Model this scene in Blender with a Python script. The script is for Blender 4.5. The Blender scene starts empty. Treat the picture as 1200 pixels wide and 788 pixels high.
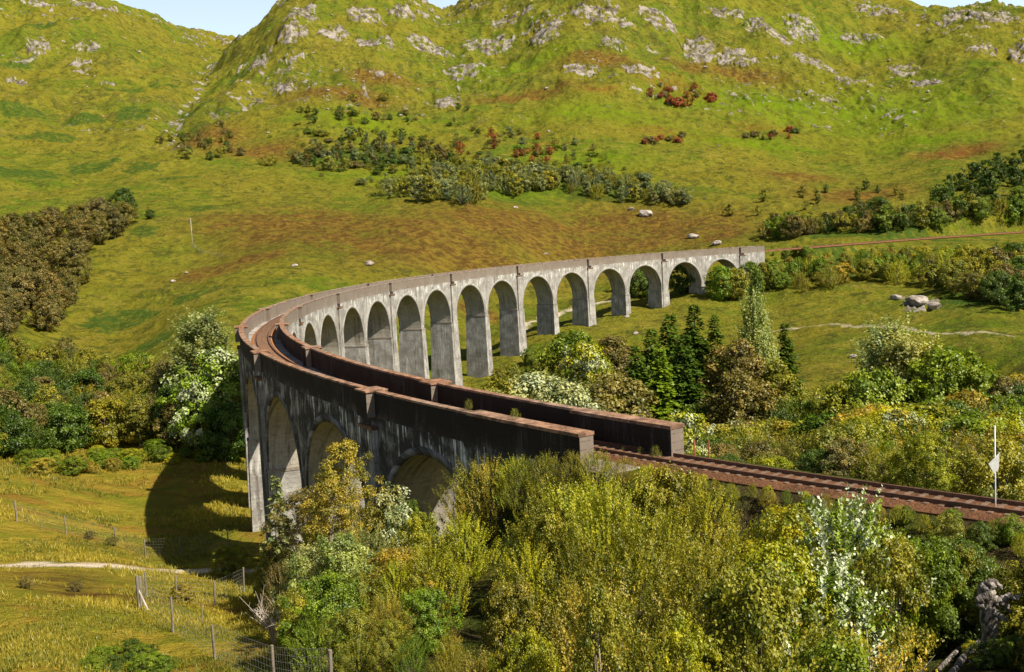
import bpy, math, random
import numpy as np
from mathutils import Matrix, Vector

random.seed(7)
rng = np.random.default_rng(11)
SC = bpy.context.scene
COL = SC.collection
PI = math.pi

# ------------------------------------------------------------------ camera
PITCH, ROLL, FPX, CAMZ = -0.0971, -0.049, 1350.2, 12.635
_fw = np.array([0, math.cos(PITCH), math.sin(PITCH)])
_r0 = np.array([1.0, 0, 0]); _u0 = np.cross(_r0, _fw)
_r = _r0 * math.cos(ROLL) + _u0 * math.sin(ROLL)
_u = -_r0 * math.sin(ROLL) + _u0 * math.cos(ROLL)
CAM = np.array([0, 0, CAMZ])

def ray(px, py):
    d = _fw + _r * ((px - 600) / FPX) + _u * ((394 - py) / FPX)
    return d / np.linalg.norm(d)

def at(px, py, d):
    """world point on the sight line of a photo pixel at horizontal distance d"""
    v = ray(px, py)
    return CAM + v * (d / math.hypot(v[0], v[1]))

def to_px(P):
    q = np.asarray(P, float) - CAM
    w = q @ _fw
    return 600 + FPX * (q @ _r) / w, 394 - FPX * (q @ _u) / w

cam_data = bpy.data.cameras.new('camera')
cam = bpy.data.objects.new('camera', cam_data)
COL.objects.link(cam)
cam_data.sensor_fit = 'HORIZONTAL'
cam_data.sensor_width = 36
cam_data.lens = FPX / 1200 * 36
cam_data.clip_start = 0.5
cam_data.clip_end = 20000
M = Matrix((( _r[0], _u[0], -_fw[0], 0), (_r[1], _u[1], -_fw[1], 0), (_r[2], _u[2], -_fw[2], CAMZ), (0, 0, 0, 1)))
cam.matrix_world = M
SC.camera = cam

# ------------------------------------------------------------------ light
SUN_EL = math.radians(48)
SUN_AZ = math.atan2(0.809, -0.588)          # from +Y towards +X
sd = Vector((math.sin(SUN_AZ) * math.cos(SUN_EL), math.cos(SUN_AZ) * math.cos(SUN_EL), math.sin(SUN_EL)))
sl = bpy.data.lights.new('sun', 'SUN')
sl.energy = 5.0
sl.angle = math.radians(0.5)
sl.color = (1.0, 0.91, 0.74)
so = bpy.data.objects.new('sun', sl)
COL.objects.link(so)
so.rotation_euler = sd.to_track_quat('Z', 'Y').to_euler()
so.location = (60, -40, 120)
world = bpy.data.worlds.new('World')
SC.world = world
world.use_nodes = True
wn = world.node_tree.nodes; wl = world.node_tree.links
bg = wn['Background']
sky = wn.new('ShaderNodeTexSky')
sky.sky_type = 'NISHITA'
sky.sun_disc = False
sky.sun_elevation = SUN_EL
sky.sun_rotation = SUN_AZ
sky.air_density = 1.0
sky.dust_density = 1.6
# thin bright veil of cloud, denser towards the horizon
tc = wn.new('ShaderNodeTexCoord'); sx = wn.new('ShaderNodeSeparateXYZ'); wl.new(tc.outputs['Generated'], sx.inputs[0])
mr = wn.new('ShaderNodeMapRange'); mr.interpolation_type = 'SMOOTHSTEP'
for i_, v_ in enumerate((.10, .42, .80, .0)): mr.inputs[i_ + 1].default_value = v_
wl.new(sx.outputs[2], mr.inputs[0])
mxs = wn.new('ShaderNodeMix'); mxs.data_type = 'RGBA'; wl.new(mr.outputs[0], mxs.inputs[0])
wl.new(sky.outputs[0], mxs.inputs[6]); mxs.inputs[7].default_value = (12.0, 14.8, 16.4, 1)
wl.new(mxs.outputs[2], bg.inputs[0])
bg.inputs[1].default_value = 0.042
SC.view_settings.view_transform = 'Standard'
SC.view_settings.look = 'None'
SC.view_settings.exposure = 0.94
SC.view_settings.gamma = 1
SC.cycles.max_bounces = 5
SC.cycles.diffuse_bounces = 3
SC.cycles.transmission_bounces = 2
SC.cycles.use_denoising = True

# ------------------------------------------------------------------ object helpers
def mesh(name, V, F, mats=(), attrs=None, smooth=False, uv=None):
    """V (n,3); F list of arrays, each (m,3) or (m,4)"""
    me = bpy.data.meshes.new(name)
    V = np.asarray(V, np.float32)
    F = [np.asarray(f, np.int32) for f in F if len(f)]
    nl = sum(f.size for f in F); npoly = sum(len(f) for f in F)
    me.vertices.add(len(V)); me.vertices.foreach_set('co', V.ravel())
    me.loops.add(nl); me.loops.foreach_set('vertex_index', np.concatenate([f.ravel() for f in F]))
    me.polygons.add(npoly)
    sizes = np.concatenate([np.full(len(f), f.shape[1], np.int32) for f in F])
    me.polygons.foreach_set('loop_start', np.concatenate([[0], np.cumsum(sizes)[:-1]]).astype(np.int32))
    for m in mats: me.materials.append(m)
    me.update(calc_edges=True)
    if uv is not None:
        lay = me.uv_layers.new(name='UVMap')
        idx = np.concatenate([f.ravel() for f in F])
        lay.data.foreach_set('uv', np.asarray(uv, np.float32)[idx].ravel())
    for k, a in (attrs or {}).items():
        a = np.asarray(a, np.float32)
        if a.ndim == 1:
            t = me.attributes.new(k, 'FLOAT', 'POINT'); t.data.foreach_set('value', a)
        else:
            t = me.attributes.new(k, 'FLOAT_COLOR', 'POINT')
            t.data.foreach_set('color', np.concatenate([a, np.ones((len(a), 4 - a.shape[1]), np.float32)], 1).ravel())
    me.polygons.foreach_set('use_smooth', np.full(npoly, bool(smooth)))
    me.validate()
    return me

def link(name, me, parent=None, loc=None):
    o = bpy.data.objects.new(name, me)
    COL.objects.link(o)
    if parent is not None: o.parent = parent
    if loc is not None: o.location = loc
    return o

def tag(o, label=None, cat=None, group=None, kind=None):
    if label: o['label'] = label
    if cat: o['category'] = cat
    if group: o['group'] = group
    if kind: o['kind'] = kind
    return o

def thing(name, label, cat, loc=(0, 0, 0), group=None, rz=0):
    o = bpy.data.objects.new(name, None)
    o.empty_display_size = 0.3
    COL.objects.link(o)
    o.location = loc; o.rotation_euler = (0, 0, rz)
    return tag(o, label, cat, group)

class MB:
    """collects solids in one mesh"""
    def __init__(s): s.V = []; s.Q = []; s.T = []; s.UV = []; s.n = 0
    def add(s, V, Q=(), T=(), UV=None):
        V = np.asarray(V, float)
        s.V.append(V)
        s.UV.append(np.asarray(UV, float) if UV is not None else V[:, [0, 2]])
        for q in Q: s.Q.append([i + s.n for i in q])
        for t in T: s.T.append([i + s.n for i in t])
        s.n += len(V)
    def hexa(s, c, UV=None):
        """8 corners: bottom 0-3 ccw, top 4-7 ccw"""
        s.add(c, [(3, 2, 1, 0), (4, 5, 6, 7), (0, 1, 5, 4), (1, 2, 6, 5), (2, 3, 7, 6), (3, 0, 4, 7)], UV=UV)
    def box(s, c, h, rz=0):
        ca, sa = math.cos(rz), math.sin(rz)
        P = []
        for z in (-1, 1):
            for x, y in ((-1, -1), (1, -1), (1, 1), (-1, 1)):
                X, Y = x * h[0], y * h[1]
                P.append((c[0] + X * ca - Y * sa, c[1] + X * sa + Y * ca, c[2] + z * h[2]))
        s.hexa(P)
    def tube(s, P, R, n=6):
        P = np.asarray(P, float); m = len(P)
        R = np.broadcast_to(np.asarray(R, float), (m,))
        T = np.gradient(P, axis=0); T /= np.linalg.norm(T, axis=1)[:, None] + 1e-9
        ref = np.array([0.31, 0.95, 0.05]) if abs(T[0][2]) > .5 else np.array([0, 0, 1.0])
        A = np.cross(T, ref); A /= np.linalg.norm(A, axis=1)[:, None] + 1e-9
        B = np.cross(T, A)
        an = np.arange(n) * 2 * PI / n
        V = (P[:, None] + R[:, None, None] * (np.cos(an)[None, :, None] * A[:, None] + np.sin(an)[None, :, None] * B[:, None])).reshape(-1, 3)
        Q = []
        for i in range(m - 1):
            for j in range(n):
                a, b = i * n + j, i * n + (j + 1) % n
                Q.append((a, b, b + n, a + n))
        V = np.vstack([V, P[0], P[-1]])
        Tt = [(m * n, (j + 1) % n, j) for j in range(n)] + [(m * n + 1, (m - 1) * n + j, (m - 1) * n + (j + 1) % n) for j in range(n)]
        s.add(V, Q, Tt)
    def mesh(s, name, mat, smooth=False):
        return mesh(name, np.vstack(s.V), [np.array(s.Q, np.int32).reshape(-1, 4), np.array(s.T, np.int32).reshape(-1, 3)],
                    [mat], smooth=smooth, uv=np.vstack(s.UV))
    def build(s, name, mat, parent=None, smooth=False):
        return link(name, s.mesh(name, mat, smooth), parent)

# ------------------------------------------------------------------ node helpers
def new_mat(name):
    m = bpy.data.materials.new(name); m.use_nodes = True
    nt = m.node_tree
    for n in list(nt.nodes): nt.nodes.remove(n)
    out = nt.nodes.new('ShaderNodeOutputMaterial')
    return m, nt, out

class G:
    def __init__(s, nt): s.nt = nt
    def n(s, t, **k):
        x = s.nt.nodes.new(t)
        for a, b in k.items(): setattr(x, a, b)
        return x
    def put(s, sock, v):
        if hasattr(v, 'links') or hasattr(v, 'is_output'): s.nt.links.new(v, sock)
        else: sock.default_value = v
    def noise(s, vec, scale, detail=4, rough=.55, dist=0):
        x = s.n('ShaderNodeTexNoise')
        s.put(x.inputs['Vector'], vec); x.inputs['Scale'].default_value = scale
        x.inputs['Detail'].default_value = detail; x.inputs['Roughness'].default_value = rough
        x.inputs['Distortion'].default_value = dist
        return x.outputs['Fac']
    def ramp(s, f, lo, hi, a=0.0, b=1.0):
        x = s.n('ShaderNodeMapRange'); x.interpolation_type = 'SMOOTHSTEP'
        s.put(x.inputs[0], f)
        for i, v in enumerate((lo, hi, a, b)): s.put(x.inputs[i + 1], v)
        return x.outputs[0]
    def mix(s, f, a, b, mode='MIX'):
        x = s.n('ShaderNodeMix'); x.data_type = 'RGBA'; x.blend_type = mode
        s.put(x.inputs[0], f)
        s.put(x.inputs[6], a if hasattr(a, 'links') else (*a, 1)); s.put(x.inputs[7], b if hasattr(b, 'links') else (*b, 1))
        return x.outputs[2]
    def math(s, op, a, b=0.0, clamp=False):
        x = s.n('ShaderNodeMath'); x.operation = op; x.use_clamp = clamp
        s.put(x.inputs[0], a); s.put(x.inputs[1], b)
        return x.outputs[0]
    def attr(s, name, out='Fac'):
        x = s.n('ShaderNodeAttribute'); x.attribute_name = name
        return x.outputs[out]
    def mapping(s, vec, scale):
        x = s.n('ShaderNodeMapping'); s.put(x.inputs[0], vec); x.inputs['Scale'].default_value = scale
        return x.outputs[0]
    def pos(s): return s.n('ShaderNodeNewGeometry').outputs['Position']
    def obj(s): return s.n('ShaderNodeTexCoord').outputs['Object']
    def bump(s, h, dist, strength=1.0):
        x = s.n('ShaderNodeBump'); x.inputs['Strength'].default_value = strength
        x.inputs['Distance'].default_value = dist; s.put(x.inputs['Height'], h)
        return x.outputs[0]
    def bsdf(s, out, col, rough=.9, nrm=None, spec=.2, metal=0):
        b = s.n('ShaderNodeBsdfPrincipled')
        s.put(b.inputs['Base Color'], col if hasattr(col, 'links') else (*col, 1))
        s.put(b.inputs['Roughness'], rough); b.inputs['Specular IOR Level'].default_value = spec
        b.inputs['Metallic'].default_value = metal
        if nrm is not None: s.put(b.inputs['Normal'], nrm)
        s.nt.links.new(b.outputs[0], out.inputs[0])
        return b

def simple(name, c1, c2, scale=3.0, rough=.85, bump=.02, spec=.2, stretch=(1, 1, 1)):
    m, nt, out = new_mat(name); g = G(nt)
    v = g.mapping(g.obj(), stretch)
    a = g.noise(v, scale, 5, .65)
    c = g.mix(g.ramp(a, .35, .68), c1, c2)
    g.bsdf(out, c, rough, g.bump(g.noise(v, scale * 3, 4), bump), spec)
    return m

# concrete of the viaduct: UV.x = metres along the curve, UV.y = metres below the parapet top
def concrete(name, top_dark, base1, base2, lime, seed=0.0):
    m, nt, out = new_mat(name); g = G(nt)
    uv = g.n('ShaderNodeTexCoord').outputs['UV']
    sep = g.n('ShaderNodeSeparateXYZ'); g.put(sep.inputs[0], uv)
    s_, z_ = sep.outputs[0], sep.outputs[1]
    mp = g.n('ShaderNodeMapping'); g.put(mp.inputs[0], uv)
    mp.inputs['Location'].default_value = (seed, seed * 1.7, seed)
    v = mp.outputs[0]
    streak = g.noise(g.mapping(v, (1.6, .10, 1)), 1.0, 6, .7)
    streak2 = g.noise(g.mapping(v, (3.5, .16, 1)), 1.0, 5, .65)
    blotch = g.noise(v, .35, 6, .65)
    fine = g.noise(v, 3.0, 6, .75)
    c = g.mix(g.ramp(blotch, .33, .68), base1, base2)
    # board marks: thin darker lines every 0.5 m
    w = g.math('FRACT', g.math('MULTIPLY', z_, 1.9))
    line = g.math('MULTIPLY', g.ramp(w, .0, .16, 1, 0), g.ramp(fine, .4, .62))
    c = g.mix(g.math('MULTIPLY', line, .55), c, (base1[0] * .4, base1[1] * .38, base1[2] * .34))
    c = g.mix(g.math('MULTIPLY', g.math('MULTIPLY', g.ramp(streak, .47, .66), .9), g.ramp(g.noise(v, .16, 4, .7), .40, .60, .15, 1)), c, (.080, .072, .062))
    c = g.mix(g.math('MULTIPLY', g.ramp(fine, .48, .68), .6), c, (.12, .10, .082))
    c = g.mix(g.math('MULTIPLY', g.ramp(g.noise(v, 1.5, 5, .7), .60, .68), .5), c, (.46, .44, .41))
    # side away from the sun (UVs there start at 2000): shade painted in, plus dark stain runs
    shade_side = g.math('GREATER_THAN', s_, 1000.0)
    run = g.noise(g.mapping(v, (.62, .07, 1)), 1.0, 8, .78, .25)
    df = g.math('MULTIPLY', g.ramp(g.math('ADD', run, g.math('MULTIPLY', g.math('SUBTRACT', blotch, .5), 1.0)), .45, .70, 1, .38), shade_side)
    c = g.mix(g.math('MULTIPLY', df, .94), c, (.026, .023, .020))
    # rust-brown, dark parapet band; painted shade deepens it on the side off the sun
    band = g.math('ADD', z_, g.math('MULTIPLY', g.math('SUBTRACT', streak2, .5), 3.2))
    c = g.mix(g.math('MULTIPLY', g.ramp(band, -2.9, -1.3), g.math('ADD', g.math('MULTIPLY', shade_side, .25), top_dark[3], True)), c, g.mix(shade_side, top_dark[:3], (.020, .0145, .0115)))
    # lime runs below the deck drain line
    zone = g.math('MULTIPLY', g.ramp(z_, -6.5, -2.6), g.ramp(z_, -2.25, -2.05, 1, 0))
    zone = g.math('ADD', g.math('MULTIPLY', zone, .95), g.ramp(z_, -15, -9, .45, .18))
    lim = g.math('MULTIPLY', g.ramp(streak2, .53, .62), zone, True)
    lim = g.math('MULTIPLY', lim, g.ramp(blotch, .42, .6))
    c = g.mix(g.math('MULTIPLY', lim, lime), c, (.72, .72, .70))
    h = g.math('ADD', g.math('MULTIPLY', fine, .6), g.math('MULTIPLY', line, -.5))
    g.bsdf(out, c, .92, g.bump(h, .05), .15)
    return m

MAT = {}
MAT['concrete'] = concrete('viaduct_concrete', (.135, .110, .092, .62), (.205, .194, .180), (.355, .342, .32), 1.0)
MAT['soffit'] = concrete('soffit_concrete', (.2, .15, .1, 0), (.27, .245, .205), (.36, .33, .28), .4, 3.1)
MAT['parapet'] = concrete('parapet_concrete', (.15, .118, .095, .7), (.19, .16, .135), (.28, .25, .215), .25, 7.7)
def coping():
    m, nt, out = new_mat('weathered_coping'); g = G(nt); p = g.pos()
    big = g.noise(p, .07, 4, .6); mid = g.noise(p, .9, 6, .75); fin = g.noise(p, 4.0, 4, .7)
    rust = g.mix(g.ramp(mid, .36, .64), (.105, .055, .034), (.33, .175, .105))
    grey = g.mix(g.ramp(mid, .36, .64), (.115, .090, .072), (.30, .255, .215))
    sp = g.n('ShaderNodeSeparateXYZ'); g.put(sp.inputs[0], p)
    f = g.math('ADD', g.ramp(sp.outputs[1], 170, 250, .80, .12), g.math('MULTIPLY', g.math('SUBTRACT', big, .5), 1.8), True)
    c = g.mix(f, grey, rust)
    c = g.mix(g.math('MULTIPLY', g.ramp(fin, .52, .7), .6), c, (.05, .04, .022))
    g.bsdf(out, c, .95, g.bump(g.math('ADD', mid, fin), .06), .1); return m
MAT['coping'] = coping()
MAT['ledge'] = simple('mossy_ledge', (.10, .055, .03), (.2, .11, .06), 1.6, .95, .03)
def ballast():
    m, nt, out = new_mat('rusty_ballast'); g = G(nt); p = g.pos()
    sp = g.n('ShaderNodeSeparateXYZ'); g.put(sp.inputs[0], p)
    stones = g.noise(p, 7.0, 4, .8); pat = g.noise(p, .5, 4, .6)
    dusty = g.mix(g.ramp(stones, .35, .65), (.30, .118, .046), (.50, .225, .095))      # brake dust, thick on the curve
    plain = g.mix(g.ramp(stones, .35, .65), (.034, .020, .013), (.115, .062, .040))
    c = g.mix(g.math('ADD', g.math('MULTIPLY', g.ramp(sp.outputs[1], 66, 115, .18, .95), g.ramp(sp.outputs[1], 330, 430, 1, .25)), g.math('MULTIPLY', g.math('SUBTRACT', pat, .5), .7), True), plain, dusty)
    g.bsdf(out, c, .95, g.bump(stones, .12), .1); return m
MAT['ballast'] = ballast()
MAT['rail'] = simple('rail_steel', (.10, .045, .025), (.16, .075, .045), 5, .55, .004, .4)
MAT['sleeper'] = simple('sleeper_wood', (.10, .065, .045), (.18, .12, .085), 4, .9, .02)
MAT['post'] = simple('post_wood', (.13, .11, .085), (.24, .205, .165), 6, .9, .01, .2, (1, 1, .2))
MAT['wire'] = simple('wire_steel', (.16, .16, .15), (.24, .24, .23), 5, .6, .001, .4)
MAT['white'] = simple('white_paint', (.48, .48, .47), (.62, .62, .60), 4, .5, .002, .3)
MAT['pale_wood'] = simple('bleached_wood', (.30, .25, .21), (.52, .46, .40), 3, .85, .05, .2, (1, 1, .4))
MAT['stone'] = simple('grey_stone', (.16, .135, .115), (.40, .355, .32), 1.1, .95, .25)
MAT['rubble'] = simple('rubble_stone', (.22, .17, .14), (.42, .35, .31), 2, .95, .2)
MAT['gravel'] = simple('path_gravel', (.50, .43, .34), (.66, .58, .47), 1.2, .95, .03)
MAT['trunk'] = simple('tree_bark', (.09, .065, .045), (.19, .15, .11), 6, .9, .03, .2, (1, 1, .3))
MAT['birch'] = simple('birch_bark', (.25, .2, .16), (.5, .46, .4), 5, .8, .02, .2, (1, 1, .6))
MAT['rusty'] = simple('rusty_stake', (.25, .07, .03), (.34, .11, .05), 5, .7, .004)

def leaf_mat(name, silver=False, pale=(.36, .40, .23), thr=.56):
    m, nt, out = new_mat(name); g = G(nt)
    oi = g.n('ShaderNodeObjectInfo')
    tint = g.attr('tint')
    base = oi.outputs['Color']
    dark = g.mix(1.0, base, (.50, .62, .55), 'MULTIPLY')
    light = g.mix(1.0, base, (1.55, 1.45, 1.25), 'MULTIPLY')
    c = g.mix(g.ramp(tint, .1, .95), dark, light)
    if silver:
        c = g.mix(g.ramp(tint, thr, thr + .14), g.mix(g.ramp(tint, .1, .6), dark, light), pale)
    d = g.n('ShaderNodeBsdfDiffuse'); g.put(d.inputs[0], c)
    t = g.n('ShaderNodeBsdfTranslucent'); g.put(t.inputs[0], g.mix(1.0, c, (1.25, 1.15, .45), 'MULTIPLY'))
    mx = g.n('ShaderNodeMixShader'); mx.inputs[0].default_value = .15 if silver else .34
    nt.links.new(d.outputs[0], mx.inputs[1]); nt.links.new(t.outputs[0], mx.inputs[2])
    gl = g.n('ShaderNodeBsdfGlossy'); gl.inputs['Roughness'].default_value = .45
    gl.inputs[0].default_value = (1, 1, .9, 1)
    m2 = g.n('ShaderNodeMixShader'); m2.inputs[0].default_value = .025
    nt.links.new(mx.outputs[0], m2.inputs[1]); nt.links.new(gl.outputs[0], m2.inputs[2])
    nt.links.new(m2.outputs[0], out.inputs[0])
    return m
MAT['leaf'] = leaf_mat('leaf')
MAT['silver'] = leaf_mat('silver_leaf', True)
MAT['white_leaf'] = leaf_mat('white_leaf', True, (.44, .49, .33), .52)

# ------------------------------------------------------------------ noise in numpy
def _hash(ix, iy, seed):
    h = (ix.astype(np.int64) * 374761393 + iy.astype(np.int64) * 668265263 + seed * 974634777) & 0xFFFFFFFF
    h = ((h ^ (h >> 13)) * 1274126177) & 0xFFFFFFFF
    return ((h ^ (h >> 16)) & 0xFFFF) / 65535.0
def vnoise(x, y, seed=0):
    ix = np.floor(x); iy = np.floor(y); fx = x - ix; fy = y - iy
    fx = fx * fx * fx * (fx * (fx * 6 - 15) + 10); fy = fy * fy * fy * (fy * (fy * 6 - 15) + 10)
    a = _hash(ix, iy, seed); b = _hash(ix + 1, iy, seed); c = _hash(ix, iy + 1, seed); d = _hash(ix + 1, iy + 1, seed)
    return (a + (b - a) * fx) * (1 - fy) + (c + (d - c) * fx) * fy
def fbm(x, y, seed=0, oct=4, gain=.5):
    s = 0; a = 1; t = 0
    for i in range(oct):
        ca, sa = math.cos(i * 1.1), math.sin(i * 1.1)
        s = s + a * vnoise((x * ca - y * sa) * 2 ** i + 17 * i, (x * sa + y * ca) * 2 ** i - 9 * i, seed + i * 13)
        t += a; a *= gain
    return s / t
def ridged(x, y, seed=0, oct=4):
    s = 0; a = 1; t = 0
    for i in range(oct):
        ca, sa = math.cos(i * .9 + .3), math.sin(i * .9 + .3)
        n = vnoise((x * ca - y * sa) * 2.1 ** i, (x * sa + y * ca) * 2.1 ** i, seed + i * 7)
        s = s + a * (1 - np.abs(2 * n - 1)); t += a; a *= .55
    return s / t
def sstep(x, a, b):
    t = np.clip((x - a) / (b - a), 0, 1); return t * t * (3 - 2 * t)

# ------------------------------------------------------------------ viaduct curve
VC = np.array([200.93, 212.13]); VR = 241.4; TH0 = 2.0778; DTH = .158; HW = 3.07; PT = .56; PE = 1.05
KM = DTH * VR                                   # metres per k
def vp(k, off, z):
    t = TH0 + DTH * k
    return np.array([VC[0] + (VR + off) * math.cos(t), VC[1] + (VR + off) * math.sin(t), z])
def k_of(x, y):
    t = np.mod(np.arctan2(y - VC[1], x - VC[0]), 2 * PI)
    return (t - TH0) / DTH
# railway centre line, far right -> over the viaduct -> near right
track = [(420, 540), (330, 531), (262, 520), (215, 505), (178, 487), (146, 466), (115, 443.5)]
track = [np.array([x, y, -2.0]) for x, y in track]
for k in np.arange(0, 11.4, .06):
    o = -2.8 * max(0, (k - 10.0) / 1.36) ** 1.3
    track.append(vp(k, o, -2.0))
dlast = track[-1] - track[-2]; dlast /= np.linalg.norm(dlast)
for i in range(1, 16): track.append(track[-1] + dlast * 3)
track = np.array(track)
track[:, 2] = -2.0

# ------------------------------------------------------------------ terrain control points (photo pixel + distance, or pixel column + height + distance)
CP = []
def cp(px, py, d): CP.append(at(px, py, d))
def cz(px, z, d):
    v = ray(px, 400); a = math.atan2(v[0], v[1]); CP.append(np.array([d * math.sin(a), d * math.cos(a), z]))
for px in (-60, 300, 600, 900, 1260):
    cz(px, 10.9, 3); cz(px, 7.2, 12)
for px, L in {
    -60: ((4, 22), (-4, 42), (-10, 62)), 0: ((4, 22), (-4, 42)), 160: ((3, 22), (-5, 42)), 330: ((2, 22), (-4.5, 40), (-10, 60)), 450: ((2, 22), (-3, 38), (-8, 58), (-11, 75)),
    600: ((-1, 22), (-5.5, 35), (-7.5, 54)), 780: ((-1, 22), (-5.5, 35), (-6.3, 54)), 1000: ((-1, 22), (-5.8, 33), (-5.8, 47)), 1130: ((-3.2, 33), (-3.0, 40), (-4.9, 46)), 1200: ((-1, 22), (-3.0, 33), (-2.8, 40), (-4.6, 44.5)), 1280: ((-1, 22), (-3.5, 32), (-4.6, 42))}.items():
    for z, d in L: cz(px, z, d)
for a in ((0, 788, 61), (0, 700, 86), (0, 660, 119), (0, 600, 150), (0, 545, 200), (0, 461, 300), (0, 400, 350), (0, 270, 560), (0, 200, 750), (0, 130, 950), (0, 60, 1150), (0, 0, 1300), (0, -50, 1500),
          (-60, 690, 90), (-60, 600, 150), (-60, 460, 300), (-60, 270, 560), (-60, 130, 950), (-60, -50, 1450),
          (130, 788, 64), (163, 714, 85), (140, 664, 119), (212, 652, 141), (172, 590, 175), (192, 536, 212), (130, 480, 270), (130, 410, 370), (60, 390, 385), (150, 370, 410), (130, 330, 450), (130, 280, 520), (150, 240, 600), (130, 200, 750), (130, 130, 950), (130, 60, 1150), (115, 0, 1400), (180, 23, 1450), (240, 42, 1520), (275, 49, 1580),
          (205, 165, 800), (215, 120, 950), (238, 80, 1180), (260, 60, 1400), (60, 255, 600),
          (300, 130, 880), (310, 80, 1000), (325, 22, 1100), (365, 0, 1150), (450, -15, 1200), (495, 2, 1260), (521, 26, 1160), (519, 19, 1260), (523, 17, 1330), (548, 2, 1270), (600, -25, 1220), (700, -35, 1230), (800, -32, 1250), (950, -6, 1300), (1000, 3, 1310), (1050, 10, 1320), (1100, 19, 1340), (1165, 12, 1300), (1200, 15, 1310), (1270, 30, 1310),
          (250, 252, 560), (430, 236, 600), (600, 238, 600), (800, 247, 600), (860, 262, 560), (300, 200, 700), (400, 200, 690),
          (500, 300, 450), (600, 285, 490), (450, 320, 425), (350, 335, 390), (240, 380, 330), (240, 430, 280), (240, 495, 232), (300, 300, 450), (250, 300, 480),
          (650, 370, 425), (716, 330, 475), (716, 290, 540), (800, 315, 470), (800, 280, 540),
          (570, 400, 395),
          (1000, 281, 497), (1200, 271, 508), (1000, 262, 545), (1200, 250, 545), (1000, 235, 620), (1200, 215, 620), (1000, 200, 740), (1000, 150, 900), (1000, 100, 1050), (1000, 50, 1190), (1200, 150, 850), (1200, 90, 1050), (1270, 215, 620), (1270, 100, 1050),
          (600, 200, 680), (600, 150, 820), (600, 100, 950), (600, 50, 1070), (800, 200, 700), (800, 150, 840), (800, 90, 980), (800, 40, 1100), (450, 150, 830), (450, 90, 960), (450, 40, 1070),
          (900, 350, 415), (900, 318, 450), (1000, 340, 415), (1070, 358, 385), (1200, 372, 350), (1200, 450, 255), (1000, 400, 325), (1000, 465, 250), (850, 420, 330), (850, 475, 262), (1270, 370, 350), (1270, 450, 250),
          (1150, 400, 310), (1000, 310, 450), (1100, 325, 430), (1200, 320, 430)):
    cp(*a)
for k, z in ((.6, -16), (1, -18.3), (1.5, -19.5), (2, -21.3), (2.5, -22.5), (3, -26.3), (3.5, -30.5), (4, -32.5), (4.5, -33.5), (5, -33.5), (5.5, -32.5), (6, -31), (6.5, -29.5), (7, -27.8), (7.5, -26.6), (8, -25.8), (8.5, -25), (9, -23), (9.5, -19.5), (10, -15), (10.3, -10.5), (10.7, -6)):
    for o in (-5, 5): CP.append(vp(k, o, z))
for x, y, z in ((100, 250, -33), (60, 200, -32), (20, 170, -29), (40, 130, -21), (60, 110, -15), (25, 110, -17), (22, 84, -9.5), (40, 62, -6.5), (55, 50, -6), (100, 160, -24), (60, 85, -12), (40, 75, -8), (80, 60, -8), (140, 220, -29), (110, 110, -11), (30, 95, -12.5), (-8, 130, -22), (10, 270, -34)):
    CP.append(np.array([x, y, z], float))
for a in np.radians([-26, -15, -6, 3, 12, 24]):
    CP.append(np.array([1800 * math.sin(a), 1800 * math.cos(a), 190.])); CP.append(np.array([2700 * math.sin(a), 2700 * math.cos(a), 60.]))
CP = np.array(CP)
def feat(x, y):
    a = np.clip(np.arctan2(x, y), -.50, .50); d = np.hypot(x, y)
    return np.stack([a * 7.0, np.log(np.maximum(d, 2.0)) * 1.9], -1)
cf = feat(CP[:, 0], CP[:, 1]); cv = (CP[:, 2] - CAMZ) / np.hypot(CP[:, 0], CP[:, 1])
def tps_k(r2): return np.where(r2 > 1e-12, .5 * r2 * np.log(np.maximum(r2, 1e-12)), 0)
nC = len(CP)
K = tps_k(((cf[:, None] - cf[None]) ** 2).sum(-1)) + np.eye(nC) * 2e-3
Pm = np.concatenate([np.ones((nC, 1)), cf], 1)
A = np.block([[K, Pm], [Pm.T, np.zeros((3, 3))]])
sol = np.linalg.solve(A, np.concatenate([cv, np.zeros(3)]))
def tps(x, y):
    f = feat(x, y); out = np.empty(len(f))
    for i in range(0, len(f), 60000):
        g_ = f[i:i + 60000]
        out[i:i + 60000] = tps_k(((g_[:, None] - cf[None]) ** 2).sum(-1)) @ sol[:nC] + sol[nC] + g_ @ sol[nC + 1:]
    return CAMZ + out * np.hypot(x, y)

# polar sheet, fine where the view needs it
az = np.concatenate([np.radians(np.arange(-180, -30, 6)), np.linspace(math.radians(-30), math.radians(30), 1150), np.radians(np.arange(36, 180.1, 6))])
az[-1] = PI
dd = np.concatenate([[1.0], np.geomspace(3, 55, 50)[:-1], np.geomspace(55, 230, 170)[:-1], np.geomspace(230, 560, 190)[:-1], np.geomspace(560, 1600, 420)[:-1], np.geomspace(1600, 6000, 24)])
AZ, DD = np.meshgrid(az, dd)
X = DD * np.sin(AZ); Y = DD * np.cos(AZ)
Zb = tps(X.ravel(), Y.ravel()).reshape(X.shape)
far = sstep(DD, 1900, 3000); Zb = Zb * (1 - far) + far * np.minimum(Zb, 60)
back = sstep(np.abs(AZ), math.radians(40), math.radians(75)); Zb = Zb * (1 - back) + back * np.clip(Zb, -40, 10.9)

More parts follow.
